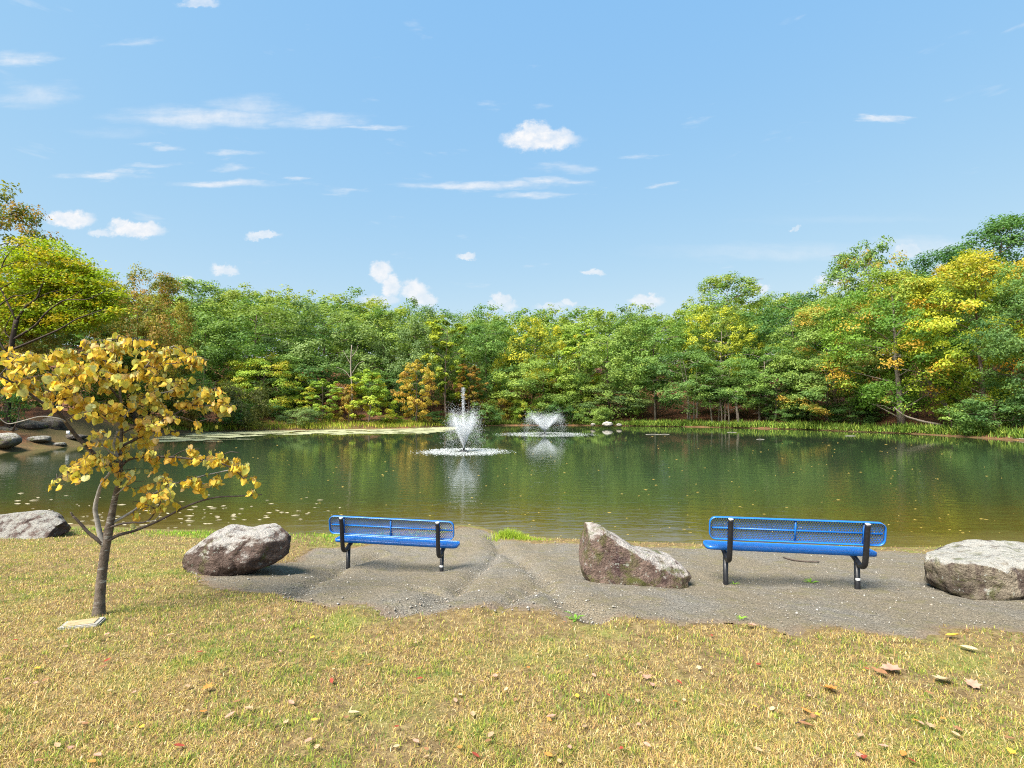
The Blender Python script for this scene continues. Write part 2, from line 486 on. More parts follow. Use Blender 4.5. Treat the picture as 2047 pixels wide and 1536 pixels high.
def build_ground():
    P, Fq = grid_mesh(stretch(-8, 8, .07, 1800), stretch(1.6, 10.2, .07, 1800, 1.1))
    z = gz(P); d = pond_dist(P)
    gm = gravel_in(P)
    inside = (np.abs(P[:, 0]) < 12) & (P[:, 1] > 2) & (P[:, 1] < 11) & (gm > .12)
    z = z - .035 * inside
    wood = np.where(P[:, 1] > 15, sstep(-.4, .2, d), 0) * (1 - sstep(150, 400, np.hypot(*P.T)) * .4)
    bed = sstep(.05, -.15, d)
    link("ground", np_mesh("ground", np.c_[P, z], Fq, m_ground(), True, dict(wood=wood, bed=bed)), kind="structure",
         label="dry mown lawn running down to the pond and the wood floor beyond", category="ground")
    P, Fq = grid_mesh(np.arange(-5.2, 9.5, .04), np.arange(4.0, 10.4, .04))
    gm = gravel_in(P); d = pond_dist(P)
    gm = np.where(d < .05, -1, gm)
    keep = (gm[Fq] > 0).all(1)
    Fq = Fq[keep]; used = np.unique(Fq); idx = np.full(len(P), -1); idx[used] = np.arange(len(used))
    P = P[used]; gm = gm[used]
    z = gz(P) + np.minimum(.010, .02 * gm - .004) + (fbm(P * 16, 21, 3) - .5) * .014
    link("gravel_path", np_mesh("gravel_path", np.c_[P, z], idx[Fq], m_gravel(), True, dict(edge=gm)), kind="structure",
         label="worn grey gravel strip with wash ruts around the benches", category="path")
build_ground()

def m_water():
    m = Mat("pond_water", .012, .40)
    m.b.inputs['IOR'].default_value = 1.33
    p = m.pos()
    sep = m.n('SeparateXYZ'); m.l(p, sep.inputs[0])
    n0 = m.noise(m.pos((.5, 1.2, 1)), 1, 4, .6)
    depth = m.mth('ADD', m.attr("shore"), m.mth('MULTIPLY', m.mth('SUBTRACT', n0, .5), 2.2))
    col = m.ramp(m.rng(depth, 0, 16), [(0, (.085, .064, .022)), (.08, (.052, .040, .008)), (.3, (.030, .036, .012)), (1, (.023, .038, .018))])
    m.color(col)
    w1 = m.noise(m.pos((1.0, 2.6, 1)), 1.5, 3, .55, .3)
    w2 = m.noise(m.pos((1.0, 2.2, 1)), 6.0, 3, .55)
    w3 = m.noise(m.pos((1, 1.4, 1)), .35, 2, .5)
    amt = m.rng(w3, .35, .65, .25, 1.0)
    h = m.mth('ADD', m.mth('MULTIPLY', w1, 1.0), m.mth('MULTIPLY', m.mth('MULTIPLY', w2, .3), amt))
    x = m.n('Bump', Distance=.05); m.l(h, x.inputs['Height']); m.l(m.rng(sep.outputs[1], 9, 36, .22, .020), x.inputs['Strength']); m.l(x.outputs[0], m.b.inputs['Normal'])
    return m.m
MW = m_water()
_WP, _WF = grid_mesh(np.r_[np.arange(-90, -14, 2.), np.arange(-14, 14, .35), np.arange(14, 90, 2.)], np.r_[np.arange(5, 14, .25), np.arange(14, 95, 1.5)])
link("pond_water", np_mesh("pond_water", np.c_[_WP, np.zeros(len(_WP))], _WF, MW, False, dict(shore=-pond_dist(_WP) + 7 * sstep(12, 18, _WP[:, 1]))), kind="structure",
     label="still green-brown pond mirroring the trees", category="pond")
# a quick look-up of the ground near the camera
_gx, _gy = np.arange(-13, 13.01, .08), np.arange(-1, 13.01, .08)
_GP, _ = grid_mesh(_gx, _gy)
_GZ = gz(_GP).reshape(len(_gy), len(_gx)); _GD = pond_dist(_GP).reshape(_GZ.shape); _GG = gravel_in(_GP).reshape(_GZ.shape)
def look(P, A):
    P = np.atleast_2d(np.asarray(P, float))
    u = np.clip((P[:, 0] + 13) / .08, 0, len(_gx) - 1.001); v = np.clip((P[:, 1] + 1) / .08, 0, len(_gy) - 1.001)
    i = u.astype(int); j = v.astype(int); u = u - i; v = v - j
    return A[j, i] * (1-u) * (1-v) + A[j, i+1] * u * (1-v) + A[j+1, i] * (1-u) * v + A[j+1, i+1] * u * v

_hit0 = hit
def hit(px, py):
    r = ray(px, py); T = np.linspace(1.5, 12.5, 700) / r[1]; P = CAMV + r * T[:, None]
    f = P[:, 2] - look(P, _GZ)
    if r[2] >= -.05 or not (f < 0).any() or abs(P[int(np.argmax(f < 0)), 0]) > 12.5: return _hit0(px, py)
    i = max(int(np.argmax(f < 0)), 1); t = f[i - 1] / (f[i - 1] - f[i]); return P[i - 1] + (P[i] - P[i - 1]) * t
# ------------------------------------------------------------------ trees of the far shore
def m_bark(name, c1, c2, scale=6):
    m = Mat(name, .9, .1); p = m.pos((1, 1, .25), True)
    n = m.noise(p, scale, 5, .65)
    m.color(m.ramp(n, [(.3, c1), (.65, c2)])); m.bump(n, .7, .03); return m.m
BARK = m_bark("bark_brown", (.05, .035, .025), (.17, .13, .10))
BARK_PALE = m_bark("bark_pale", (.14, .11, .085), (.34, .29, .24))
BARK_DARK = m_bark("bark_dark", (.02, .016, .014), (.08, .062, .05))

def m_leaf(name, lo, hi, alt=None, altfrac=0., tr=.42, top=None, gain=2.3):
    m = Mat(name, .55, .25)
    lo = tuple(c * gain * .92 for c in lo); hi = tuple(c * gain for c in hi)
    if alt: alt = tuple(c * 1.25 for c in alt)
    r = m.attr("rnd"); oi = m.n('ObjectInfo')
    col = m.mix(r, lo, hi)
    tint = m.mix(oi.outputs['Random'], (.66, .80, .74), (1.22, 1.14, 1.0))
    col = m.mix(1.0, col, tint, 'MULTIPLY')
    col = m.mix(1.0, col, m.mix(m.attr("clump"), (.55, .68, .70), (1.32, 1.22, 1.04)), 'MULTIPLY')
    if alt:
        c = m.attr("clump"); f = m.rng(c, 1 - altfrac - .06, 1 - altfrac + .06)
        col = m.mix(f, col, m.mix(r, tuple(a * .75 for a in alt), tuple(min(1, a * 1.2) for a in alt)))
    if top:      # leaves high in the crown turned further
        f = m.mth('MULTIPLY', m.rng(m.attr("high"), .5, 1.0), m.rng(m.attr("clump"), .1, .9))
        col = m.mix(f, col, top)
    m.color(col)
    m.translucent(m.mix(1., col, (1.0, 1.05, .55), 'MULTIPLY'), tr); return m.m
LEAF = dict(
    oak=m_leaf("leaf_oak", (.052, .090, .022), (.130, .185, .046)),
    deep=m_leaf("leaf_deep_green", (.030, .066, .022), (.080, .135, .038)),
    blue=m_leaf("leaf_grey_green", (.068, .100, .038), (.145, .18, .068)),
    lime=m_leaf("leaf_lime", (.105, .16, .022), (.25, .29, .045), (.34, .30, .03), .25),
    lemon=m_leaf("leaf_lemon", (.20, .21, .022), (.40, .36, .04), (.13, .19, .03), .3, gain=1.95),
    gold=m_leaf("leaf_gold", (.22, .16, .03), (.36, .26, .045), (.30, .17, .04), .25, gain=2.1),
    orange=m_leaf("leaf_orange", (.18, .11, .03), (.32, .19, .045), (.26, .22, .04), .35, gain=1.8),
    russet=m_leaf("leaf_russet", (.10, .05, .03), (.22, .10, .05), gain=1.45),
    mixed=m_leaf("leaf_turning", (.058, .10, .026), (.14, .19, .05), (.36, .24, .04), .16),
    maple=m_leaf("leaf_maple", (.068, .125, .020), (.17, .24, .036), (.44, .27, .035), .20, top=(.36, .33, .04), gain=2.2),
    maple_gold=m_leaf("leaf_maple_gold", (.12, .17, .018), (.28, .31, .03), (.52, .27, .03), .20, top=(.46, .38, .04), gain=1.8),
    olive=m_leaf("leaf_olive", (.085, .085, .025), (.17, .155, .045), gain=1.45),
    brown=m_leaf("leaf_brown_gold", (.16, .15, .025), (.30, .26, .04), (.30, .18, .04), .28, gain=1.45),
    topgreen=m_leaf("leaf_yellow_top_oak", (.060, .102, .022), (.150, .205, .044), top=(.27, .31, .05)),  # oak green with yellower leaves high in the crown
)

def leaf_quads(C, Nrm, size, r, aspect=.62):
    """folded diamond leaves at C with normals Nrm"""
    n = len(C)
    a = r.normal(size=(n, 3)); T = np.cross(Nrm, a); T /= np.linalg.norm(T, axis=1)[:, None] + 1e-9
    B = np.cross(Nrm, T)
    s = size[:, None]
    V = np.stack([C - T * s * .5, C + B * s * .5 * aspect + Nrm * s * .12, C + T * s * .5, C - B * s * .5 * aspect + Nrm * s * .12], 1)
    i = np.arange(n)[:, None] * 4
    return V.reshape(-1, 3), np.concatenate([i + [0, 2, 1], i + [0, 3, 2]], 0) if False else i + np.array([[0, 3, 2, 1]])

def gen_tree(seed, H=15., W=10., base=.15, style='oak', clumps=120, per=150, leaf=.24, lean=0., prof='round', trunk_r=.2, gappy=0., stems=1):
    r = np.random.default_rng(seed)
    wood = MB(); tips = []
    for st in range(stems):
        off = r.normal(0, .35, 2) if stems > 1 else np.zeros(2)
        spread = r.normal(0, W * .08, 2) if stems > 1 else np.zeros(2)
        ts = np.linspace(0, 1, 9)
        tp = np.stack([off[0] + spread[0] * ts + lean * ts * H + np.cumsum(r.normal(0, .09, 9)) * (ts > 0), off[1] + spread[1] * ts + np.cumsum(r.normal(0, .09, 9)) * (ts > 0), ts * H * .88], 1)
        tp[0, 2] = -.4
        wood.tube(tp, trunk_r * (1 - ts * .88) * (1 + .5 * np.exp(-ts * 14)), 7)
        tips.append(tp)
    tp = tips[0]
    def axis(t): return np.array([np.interp(t * H, tp[:, 2], tp[:, 0]), np.interp(t * H, tp[:, 2], tp[:, 1]), t * H])
    def env(t):
        u = np.clip((t - base) / (1 - base), 0, 1)
        if prof == 'round': k = np.maximum(np.sqrt(np.clip(1 - (2 * u ** .85 - 1) ** 2, 0, 1)) * .95 + .05, .55 * (u < .5))
        elif prof == 'cone': k = (1 - u) ** .75 * .95 + .06
        elif prof == 'vase': k = np.sqrt(np.clip(1 - (1.6 * u - .95) ** 2, .04, 1))
        else: k = (1 - abs(2 * u - .9) ** 3).clip(.62 if u < .5 else .1, 1)
        return W / 2 * k
    cs = []; lobe_tone = {}
    nl = int(16 + 6 * (clumps > 100))
    for i in range(nl):
        t = base + (1 - base) * ((i + .5) / nl) ** .9 * .93
        az = i * 2.4 + r.normal(0, .35); R = env(t) * r.uniform(.75, 1.)
        a = axis(max(t - .12 * (1 - t) - .03, .05)); e = axis(t) + np.array([math.cos(az) * R, math.sin(az) * R, 0])
        mid = a * .45 + e * .55 + np.array([0, 0, r.uniform(-.02, .06) * H])
        path = smooth_path([a, mid, e], 4)
        wood.tube(path, np.linspace(trunk_r * .34 * (1 - t * .6), .018, len(path)), 5, cap=False)
        cs.append(e); cs.append(mid * .4 + e * .6 + r.normal(0, .3, 3))
        for k in range(2):
            j = r.integers(3, len(path) - 2); q = path[j] + r.normal(0, 1, 3) * np.array([.16, .16, .06]) * W * .5
            wood.tube([path[j], (path[j] + q) / 2 + [0, 0, .15], q], [.04, .03, .012], 4, cap=False)
    if style in ('oak', 'layer', 'shrub'):
        nlobe = 20 if W > 5 else 10
        for i in range(nlobe):
            t = base + (1 - base) * (.06 + .86 * ((i + r.uniform(0, 1)) / nlobe)); az = i * 2.4 + r.normal(0, .4); R = env(t) * r.uniform(.62, .92)
            c = axis(t) + np.array([math.cos(az) * R, math.sin(az) * R, 0]); q = W * r.uniform(.13, .21) * (1 if style == 'oak' else .85)
            lt = r.uniform(0, 1)
            for k in range(int(clumps * .62 / nlobe)):
                d = r.normal(size=3) + np.array([math.cos(az) * .5, math.sin(az) * .5, .55]); d /= np.linalg.norm(d)
                cs.append(c + d * q * [1, 1, 1. if style != 'layer' else .7]); lobe_tone[len(cs) - 1] = lt
    while len(cs) < clumps:
        t = base + (1 - base) * r.uniform(0, 1) ** .9; az = r.uniform(0, 2 * math.pi)
        lob = .78 + .44 * vnoise(np.array([[math.cos(az) * 1.7 + seed, math.sin(az) * 1.7, t * 5]]), seed)[0]
        if gappy and vnoise(np.array([[math.cos(az) * 2 + 9, math.sin(az) * 2 + seed, t * 7]]), seed + 3)[0] < gappy: continue
        R = env(t) * lob * (r.uniform(.35, 1) ** .5)
        cs.append(axis(t) + np.array([math.cos(az) * R, math.sin(az) * R, r.normal(0, .02) * H]))
    cs = np.array(cs[:max(clumps, 2 * nl)])
    nC = len(cs); cl = r.uniform(0, 1, nC)
    for k_, v_ in lobe_tone.items():
        if k_ < nC: cl[k_] = np.clip(v_ * .75 + cl[k_] * .25, 0, 1)
    flat, rad = {'oak': (.95, .080), 'layer': (.58, .092), 'airy': (.75, .075), 'shrub': (.8, .13)}[style]
    rr = W * rad * r.uniform(.6, 1.3, nC)
    n = nC * per
    ci = np.repeat(np.arange(nC), per)
    d = r.normal(size=(n, 3)); d /= np.linalg.norm(d, axis=1)[:, None]
    d[:, 2] = np.where((d[:, 2] < -.15) & (r.uniform(size=n) < .65), -d[:, 2], d[:, 2])
    rad_ = r.uniform(0, 1, n) ** (.42) * (1 + .28 * (vnoise(d * 2.3 + ci[:, None] * 3.1, seed) - .5) * 2)
    off = d * (rr[ci] * rad_)[:, None]; off[:, 2] *= flat
    if style == 'layer': off[:, 2] -= (np.hypot(off[:, 0], off[:, 1]) / rr[ci]) ** 2 * rr[ci] * .22
    C = cs[ci] + off
    out = C - np.array([0, 0, H * .45]); out[:, :2] -= axis(.5)[:2]; out /= np.linalg.norm(out, axis=1)[:, None] + 1e-6
    Nm = d * .6 + out * .55 + np.array([0, 0, .18 + (.15 if style == 'layer' else 0)]) + r.normal(0, .5, (n, 3)); Nm /= np.linalg.norm(Nm, axis=1)[:, None]
    size = leaf * r.uniform(.6, 1.25, n)
    V, Fq = leaf_quads(C, Nm, size, r)
    rep = lambda a: np.repeat(a, 4)
    rnd = np.clip(r.uniform(0, 1, n) * .7 + cl[ci] * .3 + r.normal(0, .05, n), 0, 1)
    attrs = dict(rnd=rep(rnd), clump=rep(np.clip(cl[ci] + r.normal(0, .05, n), 0, 1)), high=rep((C[:, 2] / H - base) / (1 - base)))
    return dict(wood=wood.mesh("trunk", None, True), V=V, F=Fq, attrs=attrs, H=H, W=W, crown={}, woods={})
def crown(T, key, parent):
    """all trees of a template share one mesh; the leaf material sits on the object"""
    if 'me' not in T['crown']: T['crown']['me'] = np_mesh("crown", T['V'], T['F'], LEAF['oak'], False, T['attrs'])
    o = link("crown", T['crown']['me'], parent)
    o.material_slots[0].link = 'OBJECT'; o.material_slots[0].material = LEAF[key]
    return o
def trunk(T, mat, parent):
    if not T['wood'].materials: T['wood'].materials.append(BARK)
    o = link("trunk", T['wood'], parent)
    o.material_slots[0].link = 'OBJECT'; o.material_slots[0].material = mat
    return o
TEMPL = dict(
    oakA=gen_tree(1, H=12, W=12, base=.03, clumps=230, per=105), oakB=gen_tree(2, H=12, W=13, base=.06, clumps=240, per=105), oakC=gen_tree(3, H=12, W=10, base=.0, clumps=220, per=105, prof='full'),
    oakHigh=gen_tree(4, H=13, W=11, base=.20, clumps=190, per=105, trunk_r=.17), oakHigh2=gen_tree(5, H=13, W=10, base=.16, clumps=180, per=105, trunk_r=.15, gappy=.2),
    layA=gen_tree(6, H=11, W=10, base=.05, style='layer', clumps=190, per=100, prof='full'), layB=gen_tree(7, H=11, W=10, base=.12, style='layer', clumps=180, per=105, gappy=.15),
    layHigh=gen_tree(15, H=12, W=11, base=.20, style='layer', clumps=170, per=105, gappy=.2, stems=3, trunk_r=.11),
    mapleA=gen_tree(8, base=.10, W=12, style='layer', clumps=300, per=120, prof='full', leaf=.22, trunk_r=.3), mapleB=gen_tree(9, base=.05, W=11, style='layer', clumps=300, per=120, prof='full', leaf=.22),
    narrow=gen_tree(10, H=14, base=.22, W=5, style='oak', clumps=90, per=110, gappy=.3, trunk_r=.14), small=gen_tree(11, H=8, W=6, base=.06, style='layer', clumps=110, per=100, leaf=.2, gappy=.15, trunk_r=.1),
    small2=gen_tree(12, H=8, W=5.5, base=.03, style='oak', clumps=100, per=110, leaf=.2, prof='cone', gappy=.15, trunk_r=.09),
    shrub=gen_tree(13, H=4, W=5, base=.0, style='shrub', clumps=70, per=110, leaf=.17, trunk_r=.05, stems=3), airy=gen_tree(14, base=.1, W=11, style='airy', clumps=270, per=75, gappy=.34, leaf=.24),
)
SHORE_PX = np.array([(2300,898),(2047,881),(1850,869),(1700,863),(1600,859),(1400,854),(1230,851.5),(1100,850.5),(1000,851),(900,853),(820,857),(700,859),(500,862),(400,865),(330,869),(250,878),(130,888),(60,897),(0,907),(-200,925)][::-1])
PLAN_PX = np.array([(-100,28),(0,30),(130,34),(300,42),(465,52),(700,53),(900,58),(1100,60),(1300,60),(1450,51),(1550,50),(1650,46),(1800,42),(1955,38),(2085,34)])
def stand(px, Y, margin=2.4):
    sh = on_z(px, float(np.interp(px, SHORE_PX[:, 0], SHORE_PX[:, 1])))[1]
    return sh + margin + max(Y - float(np.interp(px, PLAN_PX[:, 0], PLAN_PX[:, 1])), .2)
def put_tree(name, label, px, Y, top_py, wpx, templ, key, rot=0., bark=None, group=None, category="tree", wide_y=1.0, base_py=None):
    T = TEMPL[templ]; Y = stand(px, Y, .9 if category == 'shrub' else 2.4)
    x = at(px, 700, Y)[0]; zb = g1(x, Y) - .05; zt = at(px, top_py, Y)[2]
    h = (zt - zb) / T['H'] * .97; w = wpx / F * Y / T['W']
    o = empty(name, (x, Y, zb), rot, label=label, category=category, group=group)
    o.scale = (w, w * wide_y, h)
    trunk(T, bark or BARK, o); crown(T, key, o)
    return o
WOOD = "trees and shrubs along the far shore"
FRONT = [
  # name, label, px, Y, top, width, template, leaf, rot, bark
  ("oak_tree","tall airy green tree topping the ridge beside the brown-gold tree on the left",385,62,555,170,"airy","oak",.4,None),
  ("oak_tree","broad green oak on the left with bare dark limbs showing in its middle",510,66,600,250,"oakB","topgreen",1.2,None),
  ("oak_tree","green oak behind the olive bush, filling the slope left of the broad oak",410,58,640,190,"oakA","oak",2.0,None),
  ("oak_tree","rounded grey-green oak above the yellow sapling and the russet bush",650,66,620,200,"oakA","blue",3.0,None),
  ("oak_tree","yellow-green topped oak above the lime maple sapling",770,70,612,190,"oakC","topgreen",.2,None),
  ("oak_tree","grey-green oak left of the tall yellow tree behind the near fountain",830,67,640,150,"oakB","blue",4.0,None),
  ("oak_tree","dark green tree standing behind the olive bush on the left shore",590,62,690,170,"oakC","deep",5.0,None),
  ("oak_tree","dark green tree between the lime sapling and the golden tree",790,64,735,120,"oakC","deep",1.0,None),
  ("layered_tree","bright layered green tree just right of the olive bush",525,57,705,130,"layA","lime",.7,None),
  ("tall_yellow_tree","thin tall yellow tree with a bare trunk behind the near fountain",895,59.5,628,82,"narrow","lemon",.1,BARK),
  ("oak_tree","green oak with a long straight bare trunk between the two fountains",975,66,645,150,"oakHigh","oak",1.9,BARK),
  ("oak_tree","grey-green oak behind the near fountain plume",930,70,640,140,"oakA","oak",2.9,None),
  ("yellow_tree","big yellow-green tree on the slope above the far fountain",1065,66,640,125,"oakC","lemon",3.3,None),
  ("oak_tree","green tree whose lower crown hangs over the far fountain",1085,62,722,180,"oakA","oak",.9,None),
  ("yellow_tree","yellow topped tree right of the big yellow-green one",1150,61.5,650,85,"narrow","lime",2.2,None),
  ("oak_tree","large rounded green oak right of the far fountain",1215,64,655,190,"oakB","oak",4.4,None),
  ("oak_tree","grey-green low tree overhanging the water right of the far fountain",1225,62,765,130,"layB","blue",1.4,None),
  ("oak_tree","dense green tree with its crown down to the shore by the pale stone",1130,64,740,110,"oakC","topgreen",2.5,None),
  ("oak_tree","green oak between the large rounded oak and the lime tree",1310,63,640,170,"oakHigh","oak",.3,BARK),
  ("oak_tree","tall oak with a sparse leafy top poking above the skyline right of centre",1455,64,545,170,"airy","topgreen",5.2,None),
  ("lime_tree","pale lime-yellow tree in front of the tall sparse-topped oak",1440,58,618,140,"oakHigh2","lemon",2.7,BARK_PALE),
  ("oak_tree","deep green tree left of the leaning pale trunks",1375,56,700,150,"layHigh","deep",3.9,BARK_PALE),
  ("layered_tree","green layered tree on several slim pale trunks at the water's edge",1450,52,715,140,"layHigh","oak",1.1,BARK_PALE),
  ("layered_tree","green layered tree on a straight thick pale trunk right of the slim ones",1530,53,690,150,"layB","oak",5.0,BARK_PALE),
  ("oak_tree","dark green tree behind the vine-hung trunk",1580,58,600,180,"oakHigh","deep",4.1,BARK),
  ("vine_tree","grey-green vine-draped narrow tree among the right-hand trunks",1545,51,725,52,"narrow","blue",2.0,BARK_PALE),
  ("turning_tree","green tree with orange tips left of the big maple",1665,49,590,190,"mapleB","mixed",.5,BARK),
  ("turning_tree","low grey-green tree with rusty tips beneath the orange-tipped one",1650,47,700,150,"layB","mixed",1.5,BARK),
  ("sycamore_tree","tall sparse tree reaching above the big maple on the right",1735,52,482,170,"airy","mixed",2.6,BARK),
  ("maple_tree","big green-gold maple with a stout trunk by the shore path",1800,43,535,230,"mapleA","maple",.9,BARK_PALE),
  ("maple_tree","bright maple with orange shoulders near the right edge",1955,40,495,220,"mapleB","maple_gold",2.1,BARK),
  ("dark_tree","dark green broad-leaved tree at the right edge of the photo",2085,35,500,210,"mapleA","deep",3.5,BARK),
  ("sycamore_tree","tall dark-green tree rising behind the orange-shouldered maple",2010,50,425,250,"mapleA","deep",4.6,BARK),
  ("oak_tree","green tree filling the gap between the big maple and the orange-shouldered one",1880,50,560,170,"oakA","oak",.8,BARK),
  ("brown_gold_tree","brown-gold tree behind the top of the yellow redbud",300,44,535,150,"airy","brown",1.6,BARK),
  ("brown_gold_tree","dense olive-gold tree below the brown-gold one on the left",275,42,585,170,"oakA","brown",2.9,BARK),
  ("oak_tree","deep green tree seen through the yellow redbud on the left bank",120,40,640,260,"oakC","deep",.6,BARK),
  ("oak_tree","dark green low tree at the left bank behind the redbud's lower leaves",300,46,720,200,"oakB","deep",4.0,BARK),
  ("maple_tree","orange-yellow maple at the left edge above the redbud",-10,34,590,150,"layA","orange",1.1,BARK),
  ("sycamore_tree","sparse reddish tree reaching highest at the left edge",-25,38,372,230,"airy","brown",3.2,BARK_DARK),
]
SMALL = [
  ("olive_bush","rounded dull olive bush on the left far shore",465,53,765,90,"shrub","olive",0.3,"shrub"),
  ("yellow_sapling","thin yellow-leaved sapling left of the russet bush",645,55,755,75,"small","lime",1.0,"tree"),
  ("russet_bush","dull russet bush between the yellow sapling and the lime maple",672,58,768,56,"shrub","russet",2.0,"shrub"),
  ("lime_maple","bright lime young maple on the shore left of the golden tree",738,53,738,95,"small2","lime",.4,"tree"),
  ("orange_sapling","small orange sapling hugging the lime maple's left side",700,54,770,40,"small2","orange",1.9,"tree"),
  ("golden_tree","narrow golden-orange tree standing left of the near fountain",832,57,715,72,"small","gold",.8,"tree"),
  ("rust_sapling","faint rusty sapling right of the tall yellow tree",938,58.5,722,52,"narrow","orange",.8,"tree"),
  ("gold_shrub","yellow-orange shrub at the waterline between the fountains",995,60,798,72,"shrub","gold",2.4,"shrub"),
  ("green_shrub","green shrub at the waterline right of the yellow-orange one",1035,60,800,50,"shrub","lime",.4,"shrub"),
  ("green_shrub","leafy green shrub at the waterline right behind the far fountain",1110,62,790,80,"shrub","oak",1.4,"shrub"),
  ("green_shrub","green shrub overhanging the water left of the pale stone",1165,60,795,70,"shrub","topgreen",2.4,"shrub"),
  ("green_shrub","low green shrub at the shore left of the near fountain",875,58,822,60,"shrub","deep",3.3,"shrub"),
  ("green_shrub","low green shrub below the golden tree",795,57,832,50,"shrub","lime",3.0,"shrub"),
  ("green_shrub","dark shrub under the trees behind the left grassy strip",560,57,800,100,"shrub","deep",4.3,"shrub"),
  ("green_shrub","pale green shrub under the trees beside the lime maple",620,55,815,70,"shrub","blue",5.3,"shrub"),
  ("green_shrub","dark shrub at the foot of the left bank wood",400,50,800,110,"shrub","deep",.9,"shrub"),
  ("green_shrub","olive-gold shrub beside the bank seen under the redbud",350,47,790,60,"shrub","brown",.2,"shrub"),
  ("green_shrub","bushy undergrowth below the orange-shouldered maple",1930,38.5,800,120,"shrub","oak",1.2,"shrub"),
  ("green_shrub","bushy undergrowth between the turning trees and the big maple",1720,46,805,90,"shrub","deep",2.2,"shrub"),
  ("green_shrub","dark undergrowth at the right edge under the dark tree",2040,37,790,120,"shrub","deep",3.2,"shrub"),
  ("green_shrub","dim undergrowth behind the slim pale trunks",1600,52,810,80,"shrub","deep",4.2,"shrub"),
  ("green_shrub","green bush at the left edge over the rocky bank",20,33,760,120,"shrub","deep",5.2,"shrub"),
]
for (nm, lb, px, Y, top, w, t, k, rot, bk) in FRONT:
    put_tree(nm, lb, px, Y, top, w * 1.12, t, k, rot, bk, WOOD)
for (nm, lb, px, Y, top, w, t, k, rot, cat) in SMALL:
    put_tree(nm, lb, px, Y, top, w * 1.1, t, k, rot, BARK, WOOD, cat)

def far_wood():
    """the closed canopy behind the front trees: nobody could count it"""
    r = np.random.default_rng(99)
    Vs, Fs, A = [], [], {'rnd': [], 'clump': [], 'high': []}; n0 = 0
    tv = []
    spots = []
    for px in range(-420, 2600, 76):
        for row in range(2):
            Y = 90 + row * 13 + r.uniform(-4, 4)
            if px > 1700: Y -= 18 * min((px - 1700) / 300, 1.4)
            if px < 250: Y -= 18 * min((250 - px) / 250, 1.6)
            sky_line = np.interp(px, [-400, 0, 200, 330, 450, 560, 700, 800, 900, 960, 1040, 1100, 1220, 1330, 1420, 1600, 1800, 1900, 2047, 2600],
                                 [480, 560, 585, 590, 585, 578, 600, 612, 615, 632, 608, 625, 615, 625, 600, 590, 560, 540, 520, 480])
            spots.append((px + r.uniform(-20, 20), Y, sky_line + 8 + row * 2 + r.uniform(-6, 12), r.uniform(120, 175)))
    for (px, Y, top, w) in spots:
        T = TEMPL[["oakA", "oakB", "oakC"][r.integers(3)]]
        x = at(px, 700, Y)[0]; zb = g1(x, Y); zt = at(px, top, Y)[2]
        sc = np.array([w / F * Y / T['W']] * 2 + [(zt - zb) / T['H']]); a = r.uniform(0, 6.28)
        q = T['V'].reshape(-1, 4, 3)
        sel = (r.uniform(size=len(q)) < .28) & (q[:, 0, 2] > T['H'] * .12)
        V = q[sel].reshape(-1, 3); c, s_ = math.cos(a), math.sin(a)
        ctr = np.repeat(V.reshape(-1, 4, 3).mean(1), 4, 0); V = ctr + (V - ctr) * 1.6
        V = np.stack([V[:, 0] * c - V[:, 1] * s_, V[:, 0] * s_ + V[:, 1] * c, V[:, 2]], 1) * sc + [x, Y, zb]
        Vs.append(V); Fs.append(T['F'][:sel.sum()] + n0); n0 += len(V)
        sel4 = np.repeat(sel, 4); tone = r.uniform(-.25, .25)
        for k in A: A[k].append(np.clip(T['attrs'][k][sel4] + (tone if k == 'rnd' else 0), 0, 1))
    me = np_mesh("far_wood", np.concatenate(Vs), np.concatenate(Fs), LEAF['topgreen'], False, {k: np.concatenate(v) for k, v in A.items()})
    link("far_wood", me, kind="stuff", label="closed green canopy of the wood on the ridge behind the pond", category="wood")
far_wood()

# ------------------------------------------------------------------ boulders
def m_rock(name, base, dark, pale, moss_amt, seed, streak=0.):
    m = Mat(name, .92, .15)
    p0 = m.n('TexCoord').outputs['Object']
    add = m.n('VectorMath', operation='ADD'); add.inputs[1].default_value = (seed * 3.7, seed * 1.3, 0); m.l(p0, add.inputs[0]); p = add.outputs[0]
    big = m.noise(p, 2.6, 6, .62, .4); mid = m.noise(p, 9, 6, .7); fine = m.noise(p, 48, 4, .75)
    col = m.ramp(big, [(.34, dark), (.52, base), (.7, tuple(c * 1.35 for c in base))])
    col = m.mix(m.rng(fine, .35, .7, 0, .55), col, tuple(c * .45 for c in dark))
    if streak:
        sv = m.n('VectorMath', operation='MULTIPLY'); sv.inputs[1].default_value = (1, 1, .12); m.l(p, sv.inputs[0])
        st = m.noise(sv.outputs[0], 9, 4, .6)
        col = m.mix(m.rng(st, .52, .62, 0, streak), col, (.055, .03, .032))
    nz = m.n('SeparateXYZ'); m.l(m.n('NewGeometry').outputs['Normal'], nz.inputs[0])
    lich = m.mth('ADD', m.mth('MULTIPLY', nz.outputs[2], .5), m.mth('MULTIPLY', m.mth('SUBTRACT', mid, .5), 1.3))
    col = m.mix(m.rng(lich, .24, .44, 0, .9), col, pale)
    spots = m.noise(p, 22, 3, .6)
    col = m.mix(m.rng(spots, .62, .68, 0, .7), col, (.40, .42, .36))
    mo = m.noise(p, 4.2, 5, .7, .6)
    col = m.mix(m.rng(mo, .60 - moss_amt, .74 - moss_amt, 0, .8), col, m.mix(fine, (.05, .065, .015), (.14, .15, .03)))
    m.color(col)
    m.bump(m.mth('ADD', m.mth('MULTIPLY', big, 2.5), m.mth('ADD', mid, m.mth('MULTIPLY', fine, .7))), 1.0, .07); return m.m

